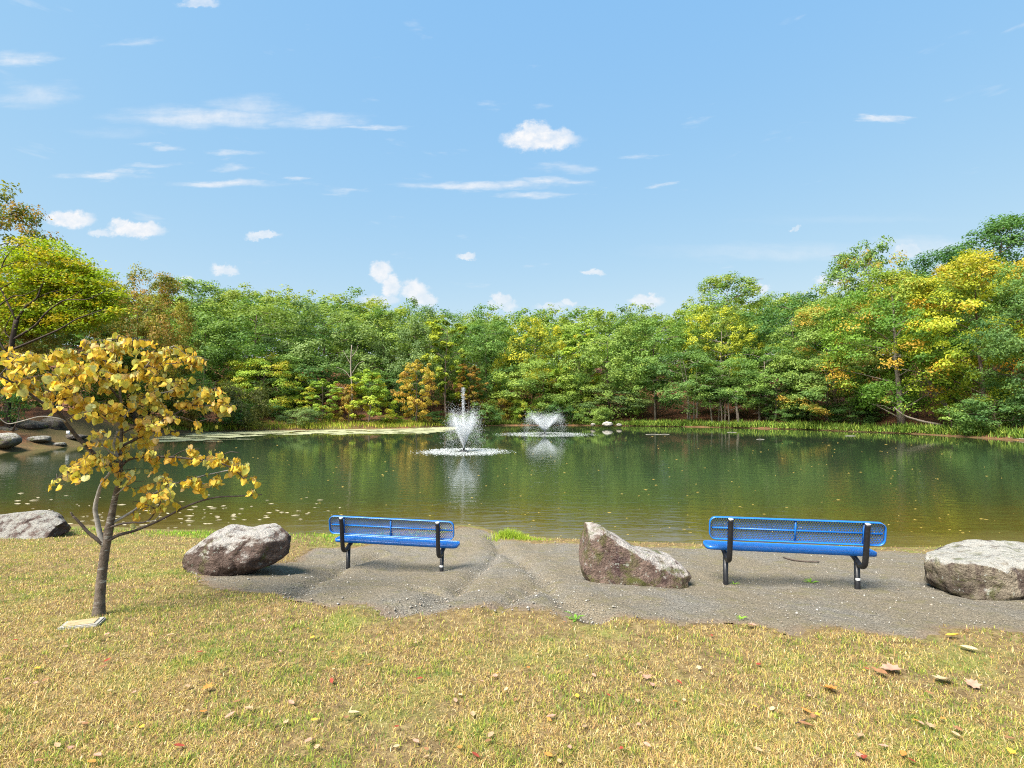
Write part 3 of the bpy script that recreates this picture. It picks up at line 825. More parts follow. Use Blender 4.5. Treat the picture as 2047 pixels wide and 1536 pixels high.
def boulder(name, label, prof_px, Y, depth, mat, seed, sink=.06, power=2.8, front=0., tilt=0., planes=(), category="boulder", nth=200, nt=81, rough=.035, yaw=0., facets=16):
    """the outline gives the broad side; the body is carried back through `depth` metres with rounded ends"""
    P = np.array([at(px, py, Y) for px, py in prof_px])
    base = np.array([P[:, 0].mean(), Y, P[:, 2].min()])
    xz = P[:, [0, 2]] - base[[0, 2]]
    L = np.r_[0, np.cumsum(np.hypot(*np.diff(np.r_[xz, xz[:1]], axis=0).T))]
    s = np.linspace(0, L[-1], nth, endpoint=False); Q = np.r_[xz, xz[:1]]
    ring = np.stack([np.interp(s, L, Q[:, 0]), np.interp(s, L, Q[:, 1])], 1)
    for _ in range(1): ring = .5 * ring + .25 * (np.roll(ring, 1, 0) + np.roll(ring, -1, 0))
    c = np.array([ring[:, 0].mean(), ring[:, 1].mean() * .9])
    t = np.sin(np.linspace(-1, 1, nt) * math.pi / 2)
    V = []
    for k in t:
        sc = max(1 - abs(k) ** power, 0) ** (1 / power)
        q = c + (ring - c) * max(sc, .002)
        y = k * depth / 2 + front * (q[:, 1] - c[1]) + tilt * (q[:, 0] - c[0])
        V.append(np.stack([q[:, 0], y, q[:, 1]], 1))
    V = np.concatenate(V)
    ctr = np.array([c[0], 0, c[1]])
    for (n, dist) in planes:               # broken faces
        n = np.array(n, float); n /= np.linalg.norm(n)
        h = (V - ctr) @ n - dist; V = V - np.clip(h, 0, None)[:, None] * n * .92
    fr = np.random.default_rng(seed + 1)
    for _ in range(facets):
        n = fr.normal(size=3) * [1, 1, .8] + [0, -.35, .3]; n /= np.linalg.norm(n)
        dist = ((V - ctr) @ n).max() * fr.uniform(.86, .96)
        h = (V - ctr) @ n - dist; V = V - np.clip(h, 0, None)[:, None] * n * .9
    d = V - ctr; dn = d / (np.linalg.norm(d, axis=1)[:, None] + 1e-6)
    ridg = 1 - 2 * np.abs(fbm(V * 2.4 + seed, seed + 5, 4) - .5)
    V = V + dn * (((fbm(V * 2.1 + seed, seed, 4) - .5) * 2.6 + (fbm(V * 9 + seed, seed + 2, 4) - .5) * 1.1 - np.clip((ridg - .86) / .14, 0, 1) * .6) * rough)[:, None]
    i = np.arange(nt * nth).reshape(nt, nth); j = np.roll(i, -1, 1)
    Fq = np.stack([i[:-1], j[:-1], j[1:], i[1:]], -1).reshape(-1, 4)
    o = link(name, np_mesh(name, V, Fq, mat, True), None, label=label, category=category)
    o.location = base - [0, 0, sink]; o.rotation_euler = (0, 0, yaw)
    return o
RB = "rocks set around the benches"
b = boulder("boulder", "big rounded brown boulder with a pale top left of the near-left bench",
    [(392,1140),(379,1118),(383,1095),(400,1080),(425,1062),(442,1050),(470,1050),(495,1055),(520,1052),(548,1047),(565,1050),(578,1066),(583,1084),(574,1104),(552,1120),(520,1133),(480,1146),(430,1152)],
    6.45, .80, m_rock("rock_brown", (.17, .12, .098), (.06, .038, .032), (.46, .43, .39), .03, 1), 11, .02, 2.6, .12)
b["group"] = RB
b = boulder("boulder", "tall wedge-shaped boulder with mossy streaked face between the two benches",
    [(1172,1166),(1167,1140),(1164,1110),(1157,1085),(1159,1062),(1172,1042),(1184,1034),(1200,1041),(1216,1056),(1238,1066),(1258,1077),(1274,1089),(1290,1092),(1318,1098),(1342,1106),(1366,1124),(1380,1136),(1376,1152),(1364,1166),(1300,1172),(1230,1170)],
    5.86, .62, m_rock("rock_mossy", (.20, .14, .11), (.075, .046, .045), (.48, .44, .40), .12, 4, .75), 23, .05, 3.4, .22, 0, [((-.2, -1, .25), .22)])
b["group"] = RB
b = boulder("boulder", "long pale boulder with dark stains and an undercut face at the right edge",
    [(1874,1172),(1858,1150),(1860,1122),(1872,1108),(1898,1103),(1935,1100),(1970,1093),(2010,1085),(2060,1086),(2110,1092),(2150,1108),(2165,1140),(2150,1180),(2090,1200),(2010,1194),(1960,1180),(1910,1174)],
    5.50, .85, m_rock("rock_pale", (.27, .225, .165), (.085, .065, .05), (.46, .44, .39), .05, 7, .7), 37, .03, 4.5, .06, 0, [((0, -1, -.55), .40)])
b["group"] = RB
b = boulder("boulder", "low flat boulder with a split ledge at the lawn's left edge by the water",
    [(-70,1068),(-66,1048),(-40,1032),(0,1027),(40,1022),(75,1023),(100,1030),(118,1040),(143,1050),(138,1064),(110,1070),(60,1073),(0,1075)],
    8.8, .95, m_rock("rock_grey", (.18, .13, .11), (.07, .046, .04), (.36, .34, .30), .02, 9), 51, .03, 3.2, .3, 0, [((.1, -.8, .9), .17)])
b["group"] = RB

# stones on the far banks
RKD = m_rock("rock_dark", (.09, .07, .06), (.03, .025, .022), (.16, .14, .12), .06, 12)
RKM = m_rock("rock_bank", (.20, .17, .14), (.09, .07, .06), (.36, .34, .30), .10, 15)
FB = "stones on the far banks"
def far_stone(label, px, py, w, h, mat, seed, Y=None, depth=None):
    Yp = Y or hit(px, py)[1]
    ang = np.linspace(0, 2 * math.pi, 14, endpoint=False); r = np.random.default_rng(seed)
    pr = [(px + w / 2 * math.cos(a) * r.uniform(.85, 1.1), py - h / 2 + h / 2 * math.sin(a) * r.uniform(.85, 1.1)) for a in ang]
    o = boulder("stone", label, pr, Yp, depth or w / F * Yp * .9, mat, seed, .05, 2.4, .1, nth=40, nt=17, category="stone"); o["group"] = FB
far_stone("mossy grey boulder at the waterline on the far left edge", 12, 893, 52, 30, RKM, 61)
far_stone("dark upright rock standing on the reddish left bank", 108, 872, 50, 42, RKD, 62, 34)
far_stone("long dark rock ledge low on the reddish left bank", 48, 862, 96, 24, RKD, 63, 33, 1.6)
far_stone("low brown rock below the dark ledge on the left bank", 78, 884, 44, 15, RKM, 71)
far_stone("flat dark rock right of the dark upright rock on the left bank", 150, 878, 40, 12, RKD, 72)
far_stone("small round rock at the left bank waterline beside the white marker", 118, 892, 26, 10, RKM, 73)
far_stone("dark slab-like rock at the left edge above the mossy boulder", 5, 868, 60, 18, RKD, 74, 32)
far_stone("pale round stone at the water's edge right of the far fountain", 1215, 853, 22, 11, m_rock("rock_shore", (.36, .33, .29), (.2, .18, .16), (.5, .48, .44), 0, 17), 64, 62)
far_stone("small grey stone beside the pale round stone on the far shore", 1238, 853, 14, 7, RKM, 65, 62.5)
far_stone("smaller stone left of the pale round stone under the shrubs", 1185, 852, 12, 7, RKM, 66, 62.5)

# ------------------------------------------------------------------ benches
def m_paint(name, c, rough=.32, spec=.5, wear=.15):
    m = Mat(name, rough, spec); p = m.pos((1, 1, 1), True)
    n = m.noise(p, 30, 4, .6); big = m.noise(p, 4, 4, .6)
    col = m.mix(m.rng(big, .35, .7, 0, wear * 2), c, tuple(x * .8 + .02 for x in c))
    m.color(m.mix(m.rng(n, .55, .8, 0, wear), col, (.25, .24, .22)))
    m.l(m.rng(n, .3, .7, rough * .8, rough * 1.4), m.b.inputs['Roughness']); return m.m
BLUE = m_paint("blue_plastic_coating", (.006, .13, .47), .35, .5)
BLACK = m_paint("black_powder_coat", (.010, .010, .012), .38, .45, .05)
STICK = m_paint("sticker", (.75, .75, .74), .5, .3, .2)
CAP = m_paint("tube_cap", (.42, .42, .44), .5, .4)

def rrect(w, h, r, n=7):
    pts = []
    for cx, cy, a0 in ((w/2-r, h/2-r, 0), (-w/2+r, h/2-r, 90), (-w/2+r, -h/2+r, 180), (w/2-r, -h/2+r, 270)):
        for k in range(n): a = math.radians(a0 + 90 * k / (n - 1)); pts.append((cx + r * math.cos(a), cy + r * math.sin(a)))
    return np.array(pts)
def rim(w, h, r, lo, hi, thick):
    """a flange standing on a rounded rectangle in the u,v plane: returns verts (u,v,t) and faces"""
    o = rrect(w, h, r); i = rrect(w - 2 * thick, h - 2 * thick, r - thick); n = len(o)
    V = np.concatenate([np.c_[o, np.full(n, lo)], np.c_[o, np.full(n, hi)], np.c_[i, np.full(n, hi)], np.c_[i, np.full(n, lo)]])
    a = np.arange(n); b_ = np.roll(a, -1); f = []
    for k in range(4):
        k2 = (k + 1) % 4; f.append(np.stack([a + k * n, b_ + k * n, b_ + k2 * n, a + k2 * n], 1))
    return V, np.concatenate(f)
def expanded(w, h, r, pu, pv, sw, th):
    """expanded metal: a lattice of flat strands inside the rounded rectangle"""
    V = []; Fq = []; n0 = 0
    nu, nv = int(w / pu) + 2, int(h / pv) + 2
    def inside(u, v):
        qx, qy = abs(u) - (w / 2 - r), abs(v) - (h / 2 - r)
        return (math.hypot(max(qx, 0), max(qy, 0)) + min(max(qx, qy), 0)) < r
    for iu in range(-nu, nu + 1):
        for iv in range(-nv, nv + 1):
            if (iu + iv) % 2: continue
            for du in (-1, 1):
                a = np.array([iu * pu / 2, iv * pv / 2]); b_ = np.array([(iu + du) * pu / 2, (iv + 1) * pv / 2])
                if not inside(*((a + b_) / 2)): continue
                d = (b_ - a) / np.linalg.norm(b_ - a); nn = np.array([-d[1], d[0]]) * sw / 2
                for q, t in ((a + nn, -th), (a - nn, -th), (a - nn, th), (a + nn, th), (b_ + nn, -th), (b_ - nn, -th), (b_ - nn, th), (b_ + nn, th)):
                    V.append((q[0], q[1], t))
                Fq += [[n0, n0+1, n0+5, n0+4], [n0+1, n0+2, n0+6, n0+5], [n0+2, n0+3, n0+7, n0+6], [n0+3, n0, n0+4, n0+7]]; n0 += 8
    return np.array(V), np.array(Fq)
BL = 1.86
def back_frame(V):      # (u along, v up, t towards the rear) -> bench space
    a = math.radians(9); V = np.asarray(V)
    return np.stack([V[:, 0], -.235 - V[:, 1] * math.sin(a) - V[:, 2] * math.cos(a), .685 + V[:, 1] * math.cos(a) - V[:, 2] * math.sin(a)], 1)
def seat_frame(V):
    V = np.asarray(V); return np.stack([V[:, 0], V[:, 1] + .02, .44 + V[:, 2]], 1)
def make_bench():
    M = {}
    v, f = rim(BL, .262, .075, -.004, .036, .010); M['back_rim'] = MB().add(back_frame(v), f).mesh("back_rim", BLUE, False)
    v, f = expanded(BL - .02, .245, .07, .0265, .040, .0060, .0018); M['back_mesh'] = np_mesh("back_mesh", back_frame(v), f, BLUE)
    ribs = []
    for (u0, u1, v0, v1) in ((-BL/2+.03, BL/2-.03, -.008, .008), (-.009, .009, -.122, .122), (-.725, -.700, -.122, .122), (.700, .725, -.122, .122)):
        m = MB().box((u0, v0, .003), (u1, v1, .018 if v1 < .1 else .022)); m.v = [back_frame(m.v[0])]
        ribs.append(m.mesh("rib", BLUE))
    M['ribs'] = ribs
    v, f = rim(BL, .27, .07, -.036, .004, .010); M['seat_rim'] = MB().add(seat_frame(v), f).mesh("seat_rim", BLUE)
    v, f = expanded(BL - .02, .252, .065, .0265, .034, .0052, .0018); M['seat_mesh'] = np_mesh("seat_mesh", seat_frame(v), f, BLUE)
    sr = []
    for (u0, u1, v0, v1) in ((-.725, -.695, -.125, .125), (.695, .725, -.125, .125), (-.012, .012, -.125, .125)):
        m = MB().box((u0, v0, -.03), (u1, v1, -.004)); m.v = [seat_frame(m.v[0])]; sr.append(m.mesh("seat_brace", BLUE))
    M['seat_ribs'] = sr
    P, C_, G, S = [], [], [], []
    for s_ in (-1, 1):
        x = s_ * .712
        path = smooth_path([(x, -.338, .800), (x, -.318, .70), (x, -.292, .54), (x, -.272, .425), (x, -.245, .345), (x, -.185, .312), (x, -.12, .322), (x, -.03, .362), (x, .10, .398)], 5)
        P.append(MB().tube(path, .0300, 14).mesh("post", BLACK, True))
        d = (path[0] - path[1]) / np.linalg.norm(path[0] - path[1])
        C_.append(MB().tube([path[0] + d * .001, path[0] + d * .006], .0285, 14).mesh("post_cap", CAP))
        G.append(MB().tube([(x, -.075, -.45), (x, -.075, 0), (x, -.075, .335)], .0300, 14).mesh("leg", BLACK, True))
        S.append((x, -.075))
    a = np.linspace(math.pi * 1.2, math.pi * 1.85, 7)
    V = np.concatenate([np.stack([S[1][0] + .0312 * np.cos(a), S[1][1] + .0312 * np.sin(a), np.full(7, z)], 1) for z in (.135, .160)])
    M['sticker'] = np_mesh("sticker", V, np.array([[i, i + 1, i + 8, i + 7] for i in range(6)]), STICK)
    M.update(P=P, C=C_, G=G); return M
BM_ = make_bench()
def put_bench(label, xy, yaw, z, roll=0.):
    o = empty("park_bench", (xy[0], xy[1], z), yaw, label=label, category="bench", group="blue mesh benches facing the pond")
    o.rotation_euler = (0, roll, yaw); o.scale = (.93, .93, .95)
    bk = link("backrest", BM_['back_rim'], o)
    link("mesh_panel", BM_['back_mesh'], bk)
    for r_ in BM_['ribs']: link("rib", r_, bk)
    st = link("seat", BM_['seat_rim'], o)
    link("mesh_panel", BM_['seat_mesh'], st)
    for r_ in BM_['seat_ribs']: link("brace", r_, st)
    for k in range(2):
        p = link("post", BM_['P'][k], o); link("cap", BM_['C'][k], p)
        g = link("leg", BM_['G'][k], o)
        if k: link("sticker", BM_['sticker'], g)
put_bench("blue mesh park bench left of the wedge boulder, farther from the camera", BENCH_L, BENCH_YAW, .16, math.radians(.9))
put_bench("larger-looking blue mesh park bench right of the wedge boulder", BENCH_R, BENCH_YAW, .46, math.radians(.4))

# ------------------------------------------------------------------ the young redbud
def m_redbud_bark():
    m = Mat("redbud_bark", .9, .1); p = m.pos((1, 1, 1), True)
    n = m.noise(m.pos((1, 1, .8), True), 26, 5, .7); b_ = m.noise(m.pos((.6, .6, 2.2), True), 14, 4, .65)
    col = m.ramp(n, [(.3, (.055, .042, .032)), (.6, (.15, .12, .095))])
    col = m.mix(m.rng(b_, .56, .66, 0, .75), col, (.36, .35, .31))
    m.color(col); m.bump(n, .8, .012); return m.m
RBARK = m_redbud_bark()
def m_twig(name, c):
    m = Mat(name, .85, .15); n = m.noise(m.pos((1, 1, 1), True), 30, 4, .6); m.color(m.ramp(n, [(.3, tuple(x * .55 for x in c)), (.65, c)])); return m.m
TW_PALE, TW_DARK = m_twig("twig_pale", (.36, .33, .29)), m_twig("twig_dark", (.10, .078, .065))
def m_redbud_leaf(name, c1, c2, edge):
    m = Mat(name, .6, .15); p = m.pos((1, 1, 1), True)
    n = m.noise(p, 28, 4, .6); oi = m.n('ObjectInfo')
    col = m.mix(m.rng(n, .35, .65), c1, c2)
    col = m.mix(m.rng(m.attr("rim"), .55, 1.0, 0, .7), col, edge)
    col = m.mix(1., col, m.mix(oi.outputs['Random'], (.85, .85, .8), (1.12, 1.1, 1.05)), 'MULTIPLY')
    col = m.mix(m.rng(m.noise(p, 60, 3, .6), .68, .74, 0, .7), col, (.16, .07, .03))
    m.color(col); m.translucent(m.mix(1., col, (1., 1., .6), 'MULTIPLY'), .38); return m.m
RLEAF = [m_redbud_leaf("redbud_yellow", (.74, .54, .06), (.78, .60, .10), (.74, .42, .07)),
         m_redbud_leaf("redbud_gold", (.74, .47, .06), (.78, .54, .11), (.66, .27, .06)),
         m_redbud_leaf("redbud_green", (.46, .47, .10), (.62, .58, .12), (.68, .50, .09)),
         m_redbud_leaf("redbud_pale", (.52, .56, .26), (.60, .61, .28), (.70, .56, .17)),
         m_redbud_leaf("redbud_tan", (.70, .49, .18), (.72, .56, .25), (.60, .32, .14))]
def heart(seed):
    """heart-shaped leaf: stalk at the origin, tip along -Z, face along +Y"""
    r = np.random.default_rng(seed)
    out = [(0, .0), (.16, .10), (.34, .10), (.48, -.06), (.52, -.28), (.45, -.52), (.28, -.78), (0, -1.02)]
    R = [(x * r.uniform(.94, 1.06), z) for x, z in out]; Lf = [(-x * r.uniform(.94, 1.06), z) for x, z in out[1:-1]]
    mid = [(0, -.3), (0, -.62)]
    fold, curl, wav = r.uniform(.15, .6), r.uniform(-.45, .6), r.uniform(.03, .10)
    def p3(x, z): return (x, -abs(x) * fold + curl * z * z * .5 + wav * math.sin(z * 9 + x * 7), z)
    V = [p3(*q) for q in R] + [p3(*q) for q in Lf] + [p3(*q) for q in mid]
    n = len(R); m0 = n + len(Lf); m1 = m0 + 1
    Fs = [[0, m0, 1], [1, m0, 2], [2, m0, 3], [3, m0, 4], [4, m0, m1], [4, m1, 5], [5, m1, 6], [6, m1, 7]]
    l = lambda k: n + k - 1
    Fs += [[0, l(1), m0], [l(1), l(2), m0], [l(2), l(3), m0], [l(3), l(4), m0], [l(4), m1, m0], [l(4), l(5), m1], [l(5), l(6), m1], [l(6), 7, m1]]
    V = np.array(V); rimv = np.ones(len(V)); rimv[[0, m0, m1]] = .1
    # short stalk
    sv = np.array([(-.012, 0, 0), (.012, 0, 0), (0, .02, 0), (-.012, .06, .42), (.012, .06, .42), (0, .08, .42)])
    k = len(V); sf = [[k, k+1, k+4], [k, k+4, k+3], [k+1, k+2, k+5], [k+1, k+5, k+4], [k+2, k, k+3], [k+2, k+3, k+5]]
    return np.r_[V, sv], np.array(Fs + sf), np.r_[rimv, np.zeros(6)]
HEARTS = [heart(s_) for s_ in (1, 2, 3, 4, 5, 6, 7)]
HEART_ME = [[np_mesh("leaf", v, f, RLEAF[k], True, dict(rim=rm)) for k in range(5)] for (v, f, rm) in HEARTS]

TREE_Y = 4.25
def build_redbud():
    base = hit(197, 1230); Y0 = base[1]
    root = empty("redbud_tree", base, label="young redbud with heart-shaped yellow leaves on the lawn at left", category="tree")
    B = np.array(base)
    def pts(path, dy0, dy1, sub=4):
        n = len(path)
        P = np.array([at(px, py, Y0 + dy0 + (dy1 - dy0) * i / (n - 1)) for i, (px, py) in enumerate(path)]) - B
        return smooth_path(P, sub)
    wpx = Y0 / F
    T = pts([(196,1246),(199,1205),(202,1165),(208,1115),(213,1083),(221,1042),(231,990),(238,965),(241,932),(242,885),(243,848),(241,800),(236,745),(232,700),(236,672)], 0, .05)
    W_ = np.interp(np.linspace(0, 1, len(T)), [0, .08, .25, .33, .4, .55, .7, .85, 1], [13, 9.0, 7.8, 8.0, 5.4, 4.0, 2.8, 1.9, .8]) * wpx
    MB().tube(T, W_, 12).build("trunk", RBARK, root, True)
    BR = [  # path, depth offset start, end, radius px start/end, material
      ([(208,1092),(200,1068),(194,1040),(190,1016),(197,985),(204,966),(217,949),(228,932)], .0, -.06, 5.2, 2.2, TW_PALE),
      ([(208,1090),(196,1080),(176,1064),(160,1046),(146,1032)], .0, -.10, 4.2, 2.0, TW_DARK),
      ([(146,1032),(141,1024)], -.10, -.11, 2.0, 1.2, TW_DARK),
      ([(215,1082),(238,1070),(273,1060),(318,1041),(379,1010),(430,995),(480,992),(524,989)], .0, .35, 3.6, 1.0, TW_DARK),
      ([(224,1046),(250,1032),(272,1018),(293,999),(330,975),(385,957),(436,945),(478,936)], .02, .42, 3.0, 1.0, TW_PALE),
      ([(222,1054),(240,1048),(265,1045),(293,1043),(314,1018),(328,985),(335,964)], .0, .05, 2.4, .9, TW_DARK),
      ([(293,1043),(310,1040),(323,1024)], .0, .04, 1.2, .6, TW_PALE),
      ([(236,944),(224,934),(191,910),(153,872),(131,844),(115,822),(85,806),(55,784),(25,765),(-10,746)], .0, -.75, 4.4, 1.4, TW_DARK),
      ([(131,844),(120,838),(82,833),(41,843),(14,847),(-6,830)], -.38, -.55, 1.6, .6, TW_PALE),
      ([(240,934),(260,918),(301,914),(342,914),(383,918),(430,924),(465,937),(492,962)], .02, .20, 3.0, 1.0, TW_DARK),
      ([(242,893),(273,877),(295,866),(315,844),(345,831),(377,811),(402,790),(432,773)], .02, .45, 3.0, 1.0, TW_DARK),
      ([(243,846),(257,822),(295,792),(334,784),(372,772)], .03, .25, 2.4, 1.0, TW_PALE),
      ([(238,775),(257,762),(287,738),(309,713),(330,700),(352,690)], .04, .20, 2.2, .8, TW_PALE),
      ([(287,738),(310,727),(350,727),(395,716)], .12, .35, 1.4, .6, TW_DARK),
      ([(242,846),(228,818),(200,812),(180,803),(150,790),(120,770)], .03, -.35, 2.4, .9, TW_PALE),
      ([(180,803),(150,799),(120,796),(96,788),(60,776)], -.12, -.40, 1.4, .6, TW_DARK),
      ([(236,914),(228,893),(230,876),(235,862)], .0, -.05, 2.6, 1.8, TW_PALE),
      ([(236,914),(222,905),(205,891),(190,873),(184,862)], .0, -.2, 1.8, .8, TW_PALE),
      ([(237,925),(215,918),(190,925),(165,935),(130,948),(100,968)], .0, -.25, 1.8, .6, TW_DARK),
      ([(238,745),(215,725),(180,712),(140,705),(90,712),(40,722)], .04, -.35, 2.0, .7, TW_DARK),
      ([(240,800),(215,770),(185,750),(150,742)], .04, -.2, 2.0, .8, TW_DARK),
      ([(237,700),(255,685),(285,680),(310,688)], .05, .15, 1.4, .6, TW_DARK),
      ([(242,868),(262,858),(285,852),(310,850),(335,838)], .03, .1, 1.6, .6, TW_DARK),
      ([(231,990),(252,972),(262,955)], .0, -.1, 1.2, .6, TW_PALE),
      ([(430,924),(455,905),(478,905)], .16, .2, 1.1, .6, TW_DARK), ([(342,914),(370,900),(400,898)], .1, .15, 1.1, .6, TW_DARK),
      ([(385,957),(410,968),(440,965)], .2, .25, 1.1, .6, TW_PALE), ([(345,831),(375,838),(395,848)], .25, .3, 1.0, .5, TW_DARK),
      ([(377,811),(420,812),(450,815)], .33, .45, 1.1, .5, TW_DARK), ([(25,765),(10,790),(0,800)], -.6, -.6, 1.1, .6, TW_DARK),
    ]
    nodes = [T[len(T) // 2:]]
    for path, d0, d1, r0, r1, mt in BR:
        p = pts(path, d0, d1)
        MB().tube(p, np.linspace(r0, r1, len(p)) * wpx, 7).build("branch", mt, root, True); nodes.append(p)
    N_ = np.concatenate(nodes)
    BLOBS = [(20,715,35,28,22,-.4),(60,728,60,34,42,-.35),(110,718,45,34,34,-.3),(155,708,45,36,36,-.2),(205,692,45,26,34,.0),(250,690,40,24,30,.0),(230,722,50,26,30,.05),
      (295,706,36,26,26,.1),(335,706,26,22,18,.2),(372,706,28,24,20,.3),(398,722,20,18,12,.35),(410,720,10,10,5,.35),(25,765,30,26,22,-.6),(75,768,45,30,28,-.4),(130,760,45,34,30,-.3),(185,752,48,34,32,-.15),(240,760,40,30,24,0),
      (290,762,40,26,24,.1),(330,752,40,24,22,.2),(375,748,24,18,10,.3),(340,778,46,22,26,.25),(385,775,36,22,20,.35),(415,788,30,24,20,.42),(440,805,26,22,18,.45),(460,812,14,16,9,.45),
      (150,800,34,26,20,-.3),(195,810,40,30,26,-.1),(240,818,38,26,24,0),(215,838,40,16,14,-.1),(280,800,34,18,16,.1),(320,800,40,16,14,.2),(360,806,40,14,14,.3),(418,815,34,16,16,.42),(330,832,38,11,16,.2),(300,845,24,12,10,.1),
      (20,788,26,18,10,-.5),(90,798,22,14,8,-.4),(110,820,12,14,4,-.5),(180,828,22,12,6,-.2),(268,848,30,18,14,.05),(205,855,18,10,8,-.1),(312,852,20,12,9,.1),
      (215,884,32,18,15,-.1),(265,872,28,14,10,.05),(300,868,30,10,8,.1),(250,905,50,12,12,.05),(280,898,36,12,12,.08),(180,922,40,16,20,-.2),(150,935,26,14,12,-.25),(205,925,30,16,12,-.1),(150,955,26,8,9,-.28),(108,968,12,6,4,-.3),
      (300,890,30,10,10,.1),(318,906,34,13,14,.1),(365,908,36,15,18,.12),(405,915,34,18,20,.16),(445,914,34,20,22,.2),(470,925,30,22,18,.22),(496,945,20,20,11,.22),(505,972,12,14,6,.22),(430,950,34,16,15,.3),(395,958,34,13,12,.2),
      (330,945,34,14,14,.1),(232,954,26,12,9,-.05),(265,948,12,13,5,-.1),(300,968,16,12,7,.05),(345,970,32,10,10,.08),(390,975,24,12,8,.25),(300,990,24,9,9,.05),(330,998,18,9,7,.05),(285,1004,18,10,7,.05),(275,1028,14,9,5,.05),(318,1012,12,8,4,.03),
      (345,862,16,9,6,.25),(395,852,18,8,5,.3),(350,812,40,10,8,.25),(440,845,10,8,3,.4),(70,745,50,20,18,-.45),(200,730,45,20,18,-.1)]
    r = np.random.default_rng(5)
    items = []
    tw = MB()
    for (cx, cy, rx, ry, n, dy) in BLOBS:
        c = np.array(at(cx, cy, Y0 + dy)) - B
        n = int(n * 1.85)
        while n > 0:                                        # side twigs, each with a row of hanging leaves
            q = np.array(at(cx + r.uniform(-1, 1) * rx, cy + r.uniform(-.6, .6) * ry, Y0 + dy + r.normal(0, .12))) - B
            dd = np.linalg.norm((N_ - q) * [1, 1, 1.5], axis=1) + r.uniform(0, .1, len(N_)); a = N_[np.argmin(dd)]
            if np.linalg.norm(a - q) < .05: q = a + (q - a) / (np.linalg.norm(q - a) + 1e-6) * .07
            path = smooth_path([a, (a + q) / 2 + r.normal(0, .02, 3) + [0, 0, .015], q], 3)
            tw.tube(path, np.linspace(.0036, .0015, 7), 4, cap=False)
            m = int(min(n, r.integers(4, 8))); n -= m
            lo = max(0., 1 - .26 / max(np.linalg.norm(q - a), .05))
            for t in np.linspace(max(lo, .15), 1.0, m):
                i = t * (len(path) - 1); j = min(int(i), len(path) - 2); p = path[j] + (path[j + 1] - path[j]) * (i - j)
                items.append((p + r.normal(0, .012, 3) + [0, 0, -.008], np.linalg.norm(p + B - CAMV)))
    tw.build("twigs", TW_DARK, root, kind="stuff")
    items.sort(key=lambda t: t[1])
    rest = MB(); mats = []; rims = []
    from mathutils import Euler
    ids = set(range(300))
    groups = {k: (MB(), []) for k in range(5)}
    for i, (p, dist) in enumerate(items):
        k = r.choice(5, p=[.38, .12, .32, .11, .07]); hvar = r.integers(7); size = r.uniform(.030, .064)
        e = Euler((r.normal(.15, .4), r.normal(0, .35), r.uniform(0, 6.283)), 'XYZ')
        if i < 300:
            o = link("leaf", HEART_ME[hvar][k], root)
            o.location = p; o.rotation_euler = e; o.scale = (size, size, size)
        else:
            v, f, rm = HEARTS[hvar]; R = np.array(e.to_matrix())
            groups[k][0].add(v @ R.T * size + p, f); groups[k][1].append(rm)
    for k, (mb, rms) in groups.items():
        if mb.v: link("foliage", mb.mesh("foliage", RLEAF[k], True, dict(rim=np.concatenate(rms))), root, kind="stuff")
    # plaque at the foot
    return base
RB_BASE = build_redbud()

def build_plaque():
    c = hit(163, 1250)
    o = empty("memorial_stone", c, math.radians(28), label="small flat grey memorial stone with a tan plate at the redbud's foot", category="stone")
    ms = Mat("plaque_stone", .85, .2); n = ms.noise(ms.pos((1, 1, 1), True), 30, 5, .65); ms.color(ms.ramp(n, [(.3, (.20, .19, .17)), (.7, (.36, .34, .30))])); ms.bump(n, .5, .006)
    mp = Mat("plaque_plate", .5, .4); n2 = mp.noise(mp.pos((1, 1, 1), True), 18, 4, .6); mp.color(mp.ramp(n2, [(.3, (.26, .20, .10)), (.7, (.38, .30, .17))]))
    bm = bmesh.new(); bmesh.ops.create_cube(bm, size=1)
    bmesh.ops.scale(bm, vec=(.32, .23, .05), verts=bm.verts); bmesh.ops.bevel(bm, geom=bm.edges[:], offset=.012, segments=2, affect='EDGES')
    me = bpy.data.meshes.new("slab"); bm.to_mesh(me); bm.free(); me.materials.append(ms.m)
    link("slab", me, o).location = (0, 0, .004)
    bm = bmesh.new(); bmesh.ops.create_cube(bm, size=1)
    bmesh.ops.scale(bm, vec=(.235, .15, .012), verts=bm.verts); bmesh.ops.bevel(bm, geom=bm.edges[:], offset=.003, segments=1, affect='EDGES')
    me = bpy.data.meshes.new("plate"); bm.to_mesh(me); bm.free(); me.materials.append(mp.m)
    link("plate", me, o).location = (0, 0, .033)
    o.rotation_euler = (math.radians(-3), math.radians(0), math.radians(22)); o.scale = (.85, .85, .7)
build_plaque()

